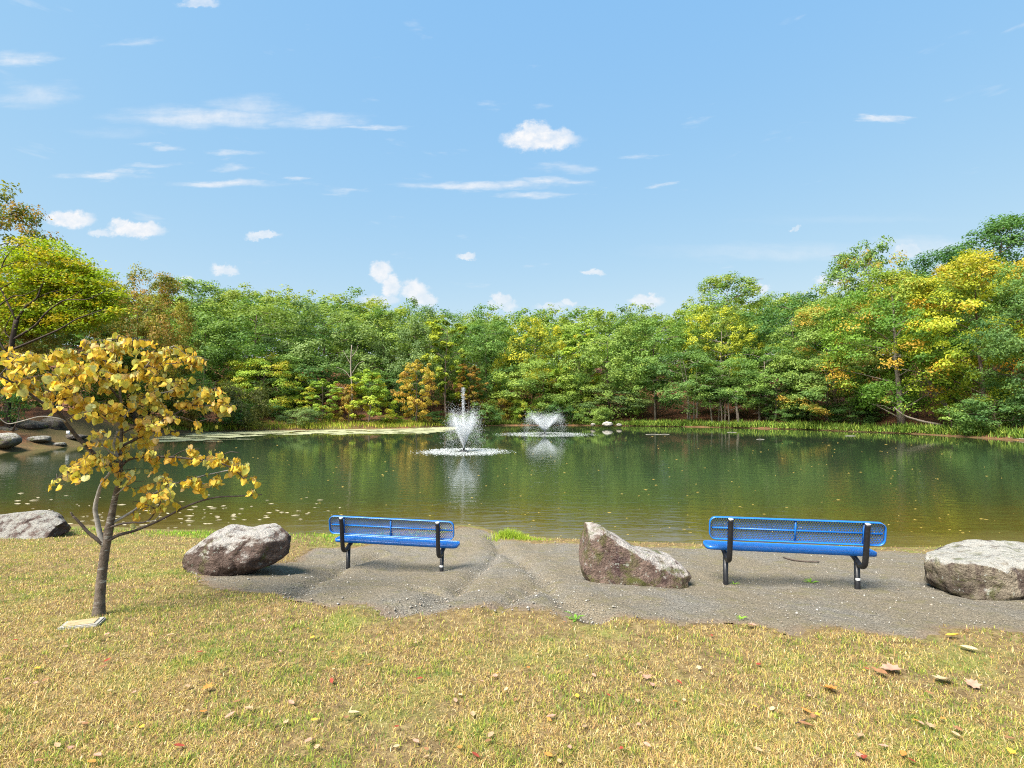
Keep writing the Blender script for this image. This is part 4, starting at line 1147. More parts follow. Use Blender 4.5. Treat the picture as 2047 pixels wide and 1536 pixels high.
# ------------------------------------------------------------------ the leaning, bare-limbed tree at the left
def build_locust():
    Y0 = 32.0
    b0 = at(15, 700, Y0); base = np.array([b0[0], Y0, g1(b0[0], Y0) - .1])
    root = empty("locust_tree", base, label="yellow-green tree with dark bare spreading limbs at the left above the redbud", category="tree")
    def P(path, d0, d1): return smooth_path(np.array([at(px, py, Y0 + d0 + (d1 - d0) * i / (len(path) - 1)) for i, (px, py) in enumerate(path)]) - base, 4)
    w = Y0 / F
    stem = P([(15,890),(16,800),(20,720),(25,680),(33,640)], 0, 0); MB().tube(stem, np.linspace(5.5, 4.2, len(stem)) * w, 9).build("trunk", BARK_DARK, root, True)
    limbs = [([(33,642),(51,614),(74,596),(84,571),(107,548),(124,540)],0,.5,4.2,1.),([(25,680),(69,652),(89,629),(107,614),(132,600),(173,599),(211,583)],0,-1,3.6,.8),
             ([(22,700),(80,676),(122,657),(152,639),(193,624),(215,616)],0,-1.5,3.6,.8),([(74,596),(107,583),(145,576),(188,571)],.3,.8,2.4,.7),([(20,720),(-20,640),(20,596),(46,591),(76,578)],0,-.6,3,.8),
             ([(-20,640),(-10,590),(15,570),(46,555)],-.2,.4,2.6,.7),([(33,642),(-5,560),(0,538),(25,527),(60,520),(90,505),(112,489)],0,1,2.8,.7),([(-5,560),(8,522),(25,500),(51,484),(76,474)],.4,1.2,2.2,.6),
             ([(25,680),(10,660),(30,614),(32,590)],0,.2,2,.7),([(84,571),(88,548),(90,532)],.2,.4,1.5,.6),([(58,520),(57,500),(60,480)],.6,.8,1.4,.5),([(132,600),(150,590),(165,575)],-.6,-.6,1.4,.5)]
    tips = []
    for path, d0, d1, r0, r1 in limbs:
        p = P(path, d0, d1); MB().tube(p, np.linspace(r0, r1, len(p)) * w * .62, 6).build("limb", BARK_DARK, root, True); tips.append(p[len(p) // 3:])
    r = np.random.default_rng(44); N_ = np.concatenate(tips)
    blobs = [(30,560,60,45,46),(90,545,50,35,40),(130,560,50,40,44),(165,575,45,35,40),(200,590,40,30,34),(225,612,28,24,22),(60,590,60,40,40),(120,605,60,35,44),(175,620,55,28,40),(90,640,70,28,38),(150,645,50,20,26),
             (105,505,36,22,22),(60,500,40,24,18),(20,520,35,30,24),(20,620,45,40,34),(45,660,60,25,30),(150,530,40,24,22),(185,555,30,24,20)]
    C = []
    cl = []
    for (cx, cy, rx, ry, n) in blobs:
        for k in range(int(n * 1.05)):
            a, q = r.uniform(0, 6.283), math.sqrt(r.uniform()); c = at(cx + rx * q * math.cos(a), cy + ry * q * math.sin(a), Y0 + r.uniform(.2, 3.0)) - base
            m = 62; d = r.normal(size=(m, 3)) * [.34, .34, .11]; C.append(c + d); cl.append(np.full(m, r.uniform()))
    C = np.concatenate(C); cl = np.concatenate(cl); n = len(C)
    Nm = r.normal(0, .5, (n, 3)) + [0, -.15, .9]; Nm /= np.linalg.norm(Nm, axis=1)[:, None]
    V, Fq = leaf_quads(C, Nm, .18 * r.uniform(.6, 1.25, n), r)
    high = np.clip((C[:, 2] / C[:, 2].max() - .4) / .6, 0, 1)
    mat = m_leaf("leaf_locust", (.17, .20, .012), (.32, .34, .02), (.38, .30, .02), .25, .45, gain=1.75)
    link("crown", np_mesh("crown", V, Fq, mat, False, dict(rnd=np.repeat(r.uniform(0, 1, n), 4), clump=np.repeat(cl, 4), high=np.repeat(high, 4))), root)
build_locust()

# fallen trunks and dead limbs on the right shore
def log(label, pts_px, Y, r0, r1, mat=BARK_PALE, Y1=None):
    P = np.array([at(px, py, Y + ((Y1 or Y) - Y) * i / (len(pts_px) - 1)) for i, (px, py) in enumerate(pts_px)])
    o = MB().tube(smooth_path(P - P[0], 5), np.interp(np.linspace(0, 1, (len(P) - 1) * 5 + 1), [0, 1], [r0, r1]), 8).build("dead_limb", mat, None, True, label=label, category="log", group="dead wood on the right shore")
    o.location = P[0]
log("grey fallen branch lying across the stout maple trunk's foot", [(1880,850),(1845,843),(1812,833),(1795,822),(1788,815)], 48.5, .13, .05)
log("broken leaning pale trunk between the big maple and the orange-shouldered one", [(1895,818),(1875,790),(1856,762),(1845,740)], 48.3, .20, .12)
log("dead pale limb arching left from the broken leaning trunk", [(1856,762),(1835,745),(1812,740),(1803,738)], 48.3, .06, .03)

def dead_tree():
    Y = stand(703, 54); b_ = at(703, 820, Y); z = g1(b_[0], Y); B0 = np.array([b_[0], Y, z])
    o = empty("dead_tree", B0, label="bare pale dead tree among the green oaks above the yellow sapling", category="tree", group=WOOD)
    P = lambda pl: smooth_path(np.array([at(x, y, Y) for x, y in pl]) - B0, 3)
    st = P([(702,840),(704,780),(701,735),(703,690)]); MB().tube(st, np.linspace(.13, .05, len(st)), 7).build("trunk", BARK_PALE, o, True)
    for pl in ([(703,760),(690,742),(672,734)], [(703,748),(716,728),(728,722)], [(702,730),(692,712),(686,700)], [(703,775),(722,762),(740,760)], [(702,715),(712,702),(716,690)], [(703,785),(684,775),(668,776)]):
        q = P(pl); MB().tube(q, np.linspace(.045, .015, len(q)), 5).build("branch", BARK_PALE, o, True)
dead_tree()
for nm, lb, px, Y, top, w, t, k, rot in [
  ("green_shrub","dark green shrub hanging over the water behind the near fountain's right side",950,58.3,806,70,"shrub","deep",1.0),("green_shrub","russet-tinged shrub low between the far fountain and the yellow-orange one",1062,60,812,56,"shrub","brown",2.0),
  ("green_shrub","dark low shrub at the waterline just left of the far fountain",1080,60.4,818,60,"shrub","deep",3.0),("green_shrub","dark green shrub at the waterline right of the far fountain's spray",1140,60.2,806,70,"shrub","deep",4.0),
  ("green_shrub","green shrub by the pale round stone",1195,60.3,812,70,"shrub","oak",5.0),("green_shrub","small pale shrub left of the near fountain spray",905,58,826,50,"shrub","topgreen",6.0)]:
    put_tree(nm, lb, px, Y, top, w, t, k, rot, BARK, WOOD, "shrub")
# extra trunks one can tell apart along the right shore
SAP = "slim trunks along the right shore"
def sapling_trunk(label, px, base_py, top_py, lean, rad, Y):
    Y = stand(px, Y); p0 = at(px, base_py, Y); z = g1(p0[0], Y)
    P = np.array([[p0[0], Y, z - .2]] + [list(at(px + lean * t, base_py + (top_py - base_py) * t, Y)) for t in (.3, .65, 1.)])
    o = empty("slim_tree", P[0], label=label, category="tree", group=SAP)
    wood = MB().tube(smooth_path(P - P[0], 4), np.linspace(rad, rad * .55, 13), 7)
    top = P[-1] - P[0]; r = np.random.default_rng(int(px))
    wood.build("trunk", BARK_PALE, o, True)
    T = TEMPL['small']; c = crown(T, 'oak' if px % 2 else 'deep', o)
    k = rad * 5.5; c.location = top - np.array([0, 0, 8 * .16 * k]); c.scale = (k * .55, k * .55, k * .3)
for a in [("leftmost slim pale trunk by the reddish path right of the far fountain",1310,849,770,-2,.14,61),("slim trunk under the deep green tree",1393,850,778,1,.15,58),
          ("thin curved trunk, left of the cluster of slim pale trunks",1424,853,790,-6,.12,53),("thin trunk in the middle of the slim pale cluster",1436,853,785,3,.11,53.5),
          ("leaning brown trunk between the slim cluster and the straight pair",1477,853,770,-10,.20,52),("straight pale trunk in front of the vine-draped tree",1518,852,790,0,.18,53),
          ("thin pale stems bunched right of the vine-draped tree",1570,853,800,-4,.10,51),("thin leaning stem near the turning trees",1622,855,800,-5,.12,49)]:
    sapling_trunk(*a)

# ------------------------------------------------------------------ fountains
def m_spray(name, c, tr=.5):
    m = Mat(name, .35, .5); m.color(c); m.translucent(c, tr); return m.m
SPRAY, FOAM = m_spray("water_spray", (.93, .95, .97)), m_spray("foam", (.86, .88, .88), .2)
DKPL = m_paint("float_plastic", (.02, .022, .024), .5, .4, .1)
_tet = np.array([(1, 1, 1), (-1, -1, 1), (-1, 1, -1), (1, -1, -1)], float) / 1.4
_tf = np.array([[0, 2, 1], [0, 1, 3], [0, 3, 2], [1, 2, 3]])
def drops(P, size, stretch=None):
    n = len(P); V = _tet[None] * size[:, None, None]
    if stretch is not None: V = V * np.stack([np.ones(n), np.ones(n), stretch], 1)[:, None, :]
    V = V + P[:, None]; f = (_tf[None] + (np.arange(n) * 4)[:, None, None]).reshape(-1, 3)
    return V.reshape(-1, 3), f
def foam_disc(R, n, r, lo=.0, size=(.02, .07), power=.5):
    q = R * (lo + (1 - lo) * r.uniform(0, 1, n) ** power) * (1 + r.normal(0, .15, n)); a = r.uniform(0, 6.283, n)
    s = r.uniform(*size, n); k = 6; an = np.arange(k) * 2 * math.pi / k
    c = np.stack([q * np.cos(a), q * np.sin(a), r.uniform(.004, .012, n)], 1)
    ring = np.stack([np.cos(an), np.sin(an) * .8, np.zeros(k)], 1)[None] * (s[:, None] * r.uniform(.6, 1.3, (n, k)))[:, :, None] + c[:, None]
    top = c + np.stack([np.zeros(n), np.zeros(n), s * r.uniform(.06, .22, n)], 1)
    V = np.concatenate([ring, top[:, None]], 1).reshape(-1, 3); b_ = (np.arange(n) * (k + 1))[:, None, None]
    f = np.stack([np.arange(k), np.roll(np.arange(k), -1), np.full(k, k)], 1)[None] + b_
    return V, f.reshape(-1, 3)
def fountain(label, px, py, seed, ring_px, jet_h, vz, vr, drag, n, centre, spread):
    c = on_z(px, py, 0); Y = c[1]; r = np.random.default_rng(seed); R = ring_px / 2 / F * Y
    o = empty("fountain", (c[0], c[1], 0), label=label, category="fountain", group="floating fountains on the pond")
    fl = MB()
    for (r0, z0, z1) in ((.26, -.1, .035), (.16, .035, .07)): fl.tube([(0, 0, z0), (0, 0, z1)], r0, 20)
    fl.build("float", DKPL, o)
    MB().tube([(0, 0, .07), (0, 0, .2), (0, 0, .22)], [.055, .05, .03], 12).build("nozzle", DKPL, o, True)
    v0z = r.normal(vz, vz * spread, n); v0r = np.abs(r.normal(vr, vr * spread, n)); a = r.uniform(0, 6.283, n)
    tt = 2 * v0z / 9.81; u = r.uniform(0, 1, n) ** 2.1
    t = u * tt
    brk = .13 * t ** 1.6
    rad = v0r / drag * (1 - np.exp(-drag * t))
    P = np.stack([rad * np.cos(a), rad * np.sin(a), .2 + v0z * t - 4.905 * t * t], 1) + r.normal(0, 1, (n, 3)) * brk[:, None]
    size = np.where(u < .38, r.uniform(.005, .010, n), r.uniform(.003, .0068, n)) * (Y / 28) ** .4
    ok = P[:, 2] > .01
    V, f = drops(P[ok], size[ok], np.full(ok.sum(), 1.5)); link("spray", np_mesh("spray", V, f, SPRAY), o, kind="stuff")
    if centre:
        m = centre; u = r.uniform(0, 1, m) ** 1.5; w = np.sqrt(2 * 9.81 * jet_h); t = (1 - np.sqrt(1 - u * .985)) * w / 9.81
        P = np.stack([r.normal(0, .012, m) * (1 + 4 * u) - .05 * u, r.normal(0, .012, m) * (1 + 4 * u), .2 + w * t - 4.905 * t * t], 1)
        V, f = drops(P, r.uniform(.003, .007, m), np.full(m, 2.6)); link("jet", np_mesh("jet", V, f, SPRAY), o, kind="stuff")
    V, f = foam_disc(R, 2600, r, .12, (.008, .030), .5)
    V2, f2 = drops(np.stack([*(R * r.uniform(.25, 1.0, 1100) ** .6 * np.stack([np.cos(q := r.uniform(0, 6.283, 1100)), np.sin(q)])), r.exponential(.03, 1100)], 1), r.uniform(.006, .013, 1100))
    V3, f3 = foam_disc(R * 1.22, 1300, r, .82, (.012, .035), 1.)
    link("splash_ring", MB().add(V, f).add(V2, f2).add(V3, f3).mesh("splash_ring", FOAM), o, kind="stuff")
fountain("nearer fountain with a tall thin central jet inside a white spray cone", 927, 903, 5, 138, 3.35, 5.5, 1.75, 1.5, 34000, 2600, .10)
fountain("farther fountain with a low wide V of spray", 1089, 868.5, 6, 146, 0, 5.2, 3.8, 1.75, 26000, 0, .09)

# ------------------------------------------------------------------ grass
def blades(P, length, width, lean, r, cols, bend=True):
    """P (n,3) roots; one bent blade each"""
    n = len(P); a = r.uniform(0, 6.283, n); d = np.stack([np.cos(a), np.sin(a), np.zeros(n)], 1); s = np.stack([-np.sin(a), np.cos(a), np.zeros(n)], 1)
    L = length[:, None]; w = width[:, None] / 2; ln = lean[:, None]; up = np.array([0, 0, 1.])
    p1 = P + up * L * .55 * np.cos(ln * .6) + d * L * .55 * np.sin(ln * .6)
    p2 = p1 + up * L * .5 * np.cos(ln * 1.35) + d * L * .5 * np.sin(ln * 1.35)
    V = np.stack([P - s * w, P + s * w, p1 + s * w * .8, p1 - s * w * .8, p2], 1)
    b_ = (np.arange(n) * 5)[:, None]
    return V.reshape(-1, 3), b_ + [0, 1, 2, 3], b_ + [3, 2, 4], np.repeat(cols, 5, 0)
def m_blade(name, tr=.3):
    m = Mat(name, .7, .15); c = m.attr("col", True); m.color(c); m.translucent(c, tr); return m.m
BLADE = m_blade("grass_blades")
STRAW = np.array([(.52, .38, .15), (.43, .28, .10), (.62, .50, .26), (.34, .20, .08), (.56, .40, .15), (.48, .30, .11)])
OLIVE = np.array([(.42, .36, .08), (.50, .42, .10), (.34, .30, .06)])
GREEN = np.array([(.20, .26, .035), (.29, .32, .05), (.14, .22, .03), (.36, .36, .06), (.12, .20, .05)])
def lawn():
    r = np.random.default_rng(21)
    n = 430000
    # even over the picture rather than over the ground: nearer is denser
    Y = 1.9 + 7.8 * r.uniform(0, 1, n) ** 1.9
    X = (r.uniform(-1, 1, n)) * (Y * 1.02 + .35)
    P = np.stack([X, Y], 1)
    g = look(P, _GG); d = look(P, _GD)
    bare = fbm(P * 1.1 + 40, 13, 4); patch = fbm(P * .75, 61, 4)
    leftbare = sstep(-1.2, -3.2, X) * sstep(4.6, 3.2, Y)
    keep = (g < .02 + .10 * (r.uniform(size=n) < .1)) & (d > .12) & (r.uniform(size=n) > sstep(.54 - .06 * leftbare, .68, bare) * .6) & ((X < .4) | (Y < 6.3) | (r.uniform(size=n) < .35))
    P, Y, d, g, patch = P[keep], Y[keep], d[keep], g[keep], patch[keep]; n = len(P)
    z = look(P, _GZ)
    shore = sstep(1.9, .6, d) * sstep(.3, -.5, P[:, 0])
    tuft = fbm(P * 6.5, 71, 3); fine = fbm(P * 17, 73, 2)
    pg = np.clip(.13 + 1.5 * (patch - .5) + 1.5 * (tuft - .5) + 1.3 * (fine - .5) + .9 * shore, .04, .97)
    u = r.uniform(size=n); isg = u < pg; mid = (u >= pg) & (u < pg + .24)
    cols = np.where(isg[:, None], GREEN[r.integers(0, 5, n)], np.where(mid[:, None], OLIVE[r.integers(0, 3, n)], STRAW[r.integers(0, 6, n)])) * r.uniform(.55, 1.3, (n, 1))
    cols = np.where((shore > .3)[:, None] & isg[:, None], cols * [1.1, 1.5, .8], cols)
    L = np.where(isg, r.uniform(.016, .045, n), r.uniform(.018, .05, n)) * (1 + .9 * shore) * (.65 + .7 * tuft)
    wd = r.uniform(.0016, .0042, n) * (1 + .13 * (Y - 2))
    lean = np.abs(r.normal(1.05, .45, n)); lean = np.where(isg, lean * .8, lean * 1.12).clip(0, 1.75) * (1 - .4 * shore)
    V, f4, f3, c = blades(np.c_[P, z - .004], L, wd, lean, r, cols)
    link("lawn_grass", np_mesh("lawn_grass", V, [f4, f3], BLADE, False, dict(col=c)), kind="stuff", label="short dry straw and green grass of the lawn", category="grass")
lawn()
def grass_patch(name, label, pts, n, hgt, width, r, pal, lean=.5):
    P = np.array(pts)
    V, f4, f3, c = blades(P, r.uniform(*hgt, len(P)), r.uniform(*width, len(P)), np.abs(r.normal(lean, .3, len(P))), r, pal[r.integers(0, len(pal), len(P))] * r.uniform(.7, 1.25, (len(P), 1)))
    return np_mesh(name, V, [f4, f3], BLADE, False, dict(col=c))
def shore_tuft():
    r = np.random.default_rng(8); c = hit(1018, 1074)
    o = empty("grass_tuft", c, label="bright green grass tuft on the gravel tip at the water's edge", category="grass tuft")
    pts = r.normal(0, 1, (900, 2)) * [.17, .09] + [.02, .02]; pts2 = r.normal(0, 1, (500, 2)) * [.25, .05] + [.28, -.08]
    q = np.r_[pts, pts2]; z = look(q + c[:2], _GZ) - c[2]
    hg = np.r_[.17 - .25 * np.hypot(*pts.T), np.full(500, .05)].clip(.03)
    V, f4, f3, cc = blades(np.c_[q, z], hg * r.uniform(.6, 1.2, len(q)), r.uniform(.004, .007, len(q)), np.abs(r.normal(.5, .3, len(q))), r, np.array([(.30, .42, .03), (.40, .46, .05), (.22, .34, .03)])[r.integers(0, 3, len(q))] * r.uniform(.75, 1.2, (len(q), 1)))
    link("blades", np_mesh("blades", V, [f4, f3], BLADE, False, dict(col=cc)), o, kind="stuff")
shore_tuft()
def far_grass():
    r = np.random.default_rng(31)
    def strip(pl, n, wmin, wmax, hgt, width, pal, name, label, lean=.4):
        W = np.array([on_z(px, py, 0)[:2] for px, py in pl]); L = np.r_[0, np.cumsum(np.hypot(*np.diff(W, axis=0).T))]
        s = r.uniform(0, L[-1], n); p = np.stack([np.interp(s, L, W[:, 0]), np.interp(s, L, W[:, 1])], 1)
        p = p + r.uniform(-1, 1, (n, 2)) * wmax + [0, wmax * .3]; d = pond_dist(p); k = (d > .02) & (d < wmax); p = p[k]
        k = r.uniform(size=len(p)) < np.clip(.25 + 1.5 * (fbm(p * .8, 55, 3) - .3), .1, 1); p = p[k]
        z = gz(p); h = .6 + .8 * fbm(p * .6, 56, 2)
        V, f4, f3, c = blades(np.c_[p, z - .02], r.uniform(*hgt, len(p)) * h, r.uniform(*width, len(p)), np.abs(r.normal(lean, .3, len(p))), r, pal[r.integers(0, len(pal), len(p))] * r.uniform(.7, 1.25, (len(p), 1)))
        link(name, np_mesh(name, V, [f4, f3], BLADE, False, dict(col=c)), kind="stuff", label=label, category="grass")
    pal1 = np.array([(.30, .36, .03), (.42, .44, .05), (.22, .31, .03), (.50, .42, .08), (.26, .34, .03)])
    pal2 = np.array([(.14, .24, .03), (.20, .30, .045), (.10, .18, .03), (.30, .36, .06)])
    strip([(300,871),(400,865),(500,862),(700,859),(820,857),(900,853)], 26000, .0, 5.0, (.25, .6), (.03, .07), pal1, "bank_grass", "bright yellow-green grass strip on the left far bank")
    strip([(880,853.5),(900,853),(1000,851),(1100,850.5),(1230,851.5)], 14000, .0, 1.1, (.25, .7), (.04, .10), pal2 * [.8, .75, .8], "shore_plants", "dark low plants along the far shore behind the fountains", .8)
    strip([(1220,851.5),(1400,854),(1600,859),(1700,863),(1850,869),(2060,882),(2300,898)], 44000, .0, 2.2, (.3, .8), (.04, .10), pal2, "bank_weeds", "low green weeds along the right far shore", .8)
far_grass()

# the path along the right shore
def shore_path():
    W = np.array([on_z(px, py, 0)[:2] for px, py in [(1230,851.5),(1400,854),(1600,859),(1700,863),(1850,869),(2047,881),(2300,898)]])
    P = smooth_path(np.c_[W, np.zeros(len(W))], 8)[:, :2]; P = P + [0, 2.2]
    a = P + [0, -.75]; b_ = P + [0, .9]; n = len(P)
    V = np.r_[np.c_[a, gz(a) + .06], np.c_[b_, gz(b_) + .06]]
    m = Mat("shore_path", .95, .1); q = m.noise(m.pos(), 3, 4, .6); m.color(m.ramp(q, [(.3, (.22, .17, .13)), (.7, (.36, .30, .25))]))
    link("shore_path", np_mesh("shore_path", V, np.array([[i, i + 1, n + i + 1, n + i] for i in range(n - 1)]), m.m, True), kind="structure", label="pale dirt path along the right far shore", category="path")
shore_path()

# algae mat and floating bits
def algae():
    r = np.random.default_rng(3)
    xs, ys = np.arange(-36, 1.5, .18), np.arange(24, 70, .18)
    P, Fq = grid_mesh(xs, ys); d = -pond_dist(P)
    px = CX + P[:, 0] / P[:, 1] * F
    wid = np.interp(px, [230, 330, 450, 600, 850, 900, 930], [.8, 5.5, 8, 10, 13, 8, 2])
    f = (d > -.25) & (P[:, 1] > 30) & (d + (fbm(P * [.35, .8], 91, 4) - .5) * 4.5 < wid) & (px > 230) & (px < 925 + 40 * (fbm(P * .5, 7, 2) - .5)) & (fbm(P * [.9, 1.6], 17, 3) > .36)
    keep = f[Fq].all(1); Fq = Fq[keep]; u = np.unique(Fq); idx = np.full(len(P), -1); idx[u] = np.arange(len(u))
    m = Mat("algae", .8, .2); q = m.noise(m.pos((.6, 1.2, 1)), 2.2, 5, .65); q2 = m.noise(m.pos(), 9, 3, .6)
    col = m.ramp(q, [(.3, (.19, .21, .08)), (.5, (.30, .30, .17)), (.7, (.38, .37, .26))]); m.color(m.mix(m.rng(q2, .5, .7, 0, .5), col, (.20, .22, .07)))
    link("algae_mat", np_mesh("algae_mat", np.c_[P[u], np.full(len(u), .012)], idx[Fq], m.m), kind="stuff", label="pale floating algae mat along the left far bank", category="algae")
    # leaves and flecks drifting on the water
    def flecks(name, label, boxes, mat, size):
        mb = MB()
        for (x0, y0, x1, y1, n) in boxes:
            for _ in range(n):
                c = on_z(r.uniform(x0, x1), y0 + (y1 - y0) * r.uniform() ** .8, 0)
                s = r.uniform(*size) * (c[1] / 12) ** .75; k = 7; a = np.arange(k) * 6.283 / k
                q = np.stack([np.cos(a) * s * r.uniform(.8, 2.2), np.sin(a) * s * r.uniform(.3, .7), np.zeros(k)], 1) * r.uniform(.55, 1.25, (k, 1)); t = r.normal(0, .3)
                q = np.stack([q[:, 0] * math.cos(t) - q[:, 1] * math.sin(t), q[:, 0] * math.sin(t) + q[:, 1] * math.cos(t), q[:, 2]], 1)
                mb.add(np.r_[q + [c[0], c[1], .007], [[c[0], c[1], .007 + s * .22]]], np.stack([np.arange(k), np.roll(np.arange(k), -1), np.full(k, k)], 1))
        link(name, mb.mesh(name, mat), kind="stuff", label=label, category="floating leaves")
    mf = Mat("floating_leaf", .7, .3); mf.color((.36, .31, .20)); my = Mat("floating_gold", .7, .3); my.color((.45, .32, .07))
    flecks("floating_debris", "pale floating debris scattered near the left shore", [(0,985,640,1058,80),(380,1010,720,1040,30),(150,1020,420,1056,30)], mf.m, (.02, .06))
    flecks("floating_leaves", "small fallen leaves drifting over the open pond", [(350,880,2047,960,70),(600,930,2047,1075,130),(1300,865,1800,905,24)], my.m, (.012, .026))
    pl = [(1305,869,28,'leftmost pale floating stick on the pond right of the far fountain'),(1328,869,20,'pale floating stick touching the leftmost one, right of the far fountain'),(1463,865,18,'pale floating stick before the slim pale trunks'),(1520,879,15,'pale floating stick nearest to the camera right of the far fountain'),(1700,872,20,'rightmost pale floating stick, before the orange-tipped tree')]
    for i, (px_, py_, w, lab) in enumerate(pl):
        c = on_z(px_, py_, 0); L = w / F * c[1]
        o = MB().tube(smooth_path([(-L / 2, 0, 0), (0, .06, .02), (L / 2, -.03, 0)], 3), .02, 6).build("drift_wood", TW_PALE, None, True, label=lab, category="driftwood", group="sticks of driftwood on the pond")
        o.location = (c[0], c[1], .005)
algae()

# ------------------------------------------------------------------ small things on the ground
def m_dead(name, c):
    m = Mat(name, .75, .2); n = m.noise(m.pos((1, 1, 1), True), 3.0, 4, .6); m.color(m.ramp(n, [(.3, tuple(x * .65 for x in c)), (.7, c)])); m.translucent(c, .15); return m.m
DEAD = dict(tan=m_dead("dead_tan", (.44, .30, .17)), cream=m_dead("dead_cream", (.54, .43, .25)), orange=m_dead("dead_orange", (.55, .22, .05)), red=m_dead("dead_red", (.32, .06, .035)), brown=m_dead("dead_brown", (.30, .15, .07)), gold=m_dead("dead_gold", (.70, .42, .05)), pink=m_dead("dead_pink", (.46, .26, .18)))
def dead_leaf(shape, seed):
    r = np.random.default_rng(seed)
    if shape == 'oval': out = [(0, -.5), (.13, -.38), (.24, -.15), (.25, .1), (.15, .34), (0, .52)]
    else: out = [(0, -.45), (.14, -.32), (.38, -.34), (.27, -.14), (.47, .06), (.28, .10), (.29, .32), (.11, .27), (0, .52)]
    R = [np.array(p) for p in out]; Lf = [np.array((-x * r.uniform(.85, 1.1), y)) for x, y in out[1:-1]]
    pts = np.array(R + Lf + [(0, 0.)]); cu, tw = r.uniform(.3, 1.0), r.uniform(-.5, .5)
    z = .06 + np.abs(pts[:, 0]) * cu * .6 + pts[:, 1] ** 2 * cu * .35 + pts[:, 0] * pts[:, 1] * tw
    V = np.c_[pts, z]; n = len(R); c = len(pts) - 1; loop = list(range(n)) + [n + k for k in range(len(Lf) - 1, -1, -1)]
    Fs = [[c, loop[i], loop[(i + 1) % len(loop)]] for i in range(len(loop))]
    k = len(V); V = np.r_[V, [(0, -.5, V[0, 2]), (.02, -.5, V[0, 2]), (.03, -.8, .03)]]; Fs.append([k, k + 1, k + 2])
    return V, np.array(Fs)
DL = {}
def leaf_me(shape, seed, key):
    if (shape, seed, key) not in DL: v, f = dead_leaf(shape, seed); DL[(shape, seed, key)] = np_mesh("fallen_leaf", v, f, DEAD[key], True)
    return DL[(shape, seed, key)]
LG = "fallen leaves on the lawn"
def fallen(px, py, size_px, shape, key, seed, label, rz):
    p = hit(px, py); s = size_px * .82 / F * math.dist(p, CAMV)
    o = link("fallen_leaf", leaf_me(shape, seed % 4, key), None, label=label, category="leaf", group=LG)
    r = random.Random(seed); o.location = p + np.array([0, 0, .022]); o.rotation_euler = (r.uniform(-.25, .25), r.uniform(-.25, .25), rz); o.scale = (s, s, s)
BIGL = [(707,1436,24,'oval','cream',1.9,"cream oval leaf lying flat at lower left of centre"),(1658,1386,30,'lobed','orange',.6,"curled orange-brown lobed leaf right of centre on the lawn"),(1888,1368,40,'lobed','cream',2.2,"pale lobed leaf on the lawn near the right edge"),
  (1782,1347,38,'lobed','pink',1.1,"large pinkish lobed leaf right of the gravel notch"),(1762,1354,26,'oval','brown',.3,"brown leaf tucked against the large pinkish leaf"),(1294,1363,24,'lobed','pink',2.9,"pinkish curled leaf on the lawn right of centre"),
  (1357,1372,16,'oval','red',.5,"small red-brown leaf right of the pinkish curled one"),(1154,1400,18,'oval','gold',.1,"upright golden leaf in the middle of the lawn"),(1907,1279,24,'oval','gold',1.4,"golden leaf at the gravel edge near the right boulder"),
  (1938,1304,24,'oval','cream',.8,"narrow cream leaf on the lawn below the right boulder"),(981,1480,22,'oval','tan',2.7,"tan leaf low in the centre of the lawn"),(945,1437,20,'oval','tan',.2,"pale tan leaf left of centre low on the lawn"),
  (501,1257,0,'oval','tan',0,""),(495,1426,20,'oval','tan',.9,"tan leaf right of the bare patch at lower left"),(460,1440,20,'oval','pink',2.5,"pinkish oval leaf near the bare patch at lower left"),(663,1369,16,'oval','red',.4,"red leaf left of centre on the lawn"),
  (415,1385,22,'lobed','orange',2.2,"orange-brown lobed leaf in the left lawn"),(1102,1442,22,'oval','pink',1.9,"pink oval leaf standing left of the golden one"),(340,1277,16,'oval','tan',1.5,"tan leaf on the lawn right of the memorial stone"),(1612,1430,20,'oval','orange',.6,"rusty leaf low right of centre"),
  (1720,1482,22,'oval','tan',2.4,"rounded tan leaf low on the right lawn"),(1502,1257,22,'lobed','pink',.4,"pinkish leaf at the gravel edge below the right bench"),(1944,1376,26,'lobed','pink',.2,"pink lobed leaf at the right edge of the lawn"),(950,1520,20,'oval','red',1.,"red leaf at the bottom centre"),(1612,1460,26,'oval','brown',1.2,"dark curled leaf low on the right lawn")]
for i, (px, py, s_, sh, k, rz, lb) in enumerate(BIGL):
    if lb: fallen(px, py, s_, sh, k, i, lb, rz)
rl = random.Random(12)
SPOT = [(260, "below the memorial stone"), (520, "below the brown boulder"), (700, "below the left bench's left end"), (930, "below the left bench"), (1150, "below the gravel tip"),
        (1380, "below the wedge boulder"), (1580, "below the right bench's left leg"), (1780, "below the right bench's right leg"), (2100, "below the right boulder")]
ROW = [(1300, "close to the gravel"), (1390, "on the upper lawn"), (1460, "on the lower lawn"), (1600, "at the photo's bottom edge")]
WORD = dict(tan="tan", cream="cream", orange="orange", red="dark red", brown="brown", gold="golden", pink="pinkish")
seen = set()
for i in range(150):
    px, py = rl.uniform(10, 2040), 1536 - 300 * rl.random() ** 1.2
    P = hit(px, py)
    if look([P[:2]], _GG)[0] > .0 and rl.random() < .75: continue
    k = rl.choice(['tan', 'tan', 'cream', 'orange', 'red', 'brown', 'brown', 'pink', 'pink', 'gold']); sh = rl.choice(['oval', 'oval', 'lobed'])
    lb = "small %s %s leaf %s, %s" % (WORD[k], sh, next(w for m_, w in ROW if py < m_), next(w for m_, w in SPOT if px < m_))
    if lb in seen: continue
    seen.add(lb)
    fallen(px, py, rl.uniform(9, 17) * (.6 + (py - 1236) / 500), sh, k, 100 + i, lb, rl.uniform(0, 6.28))

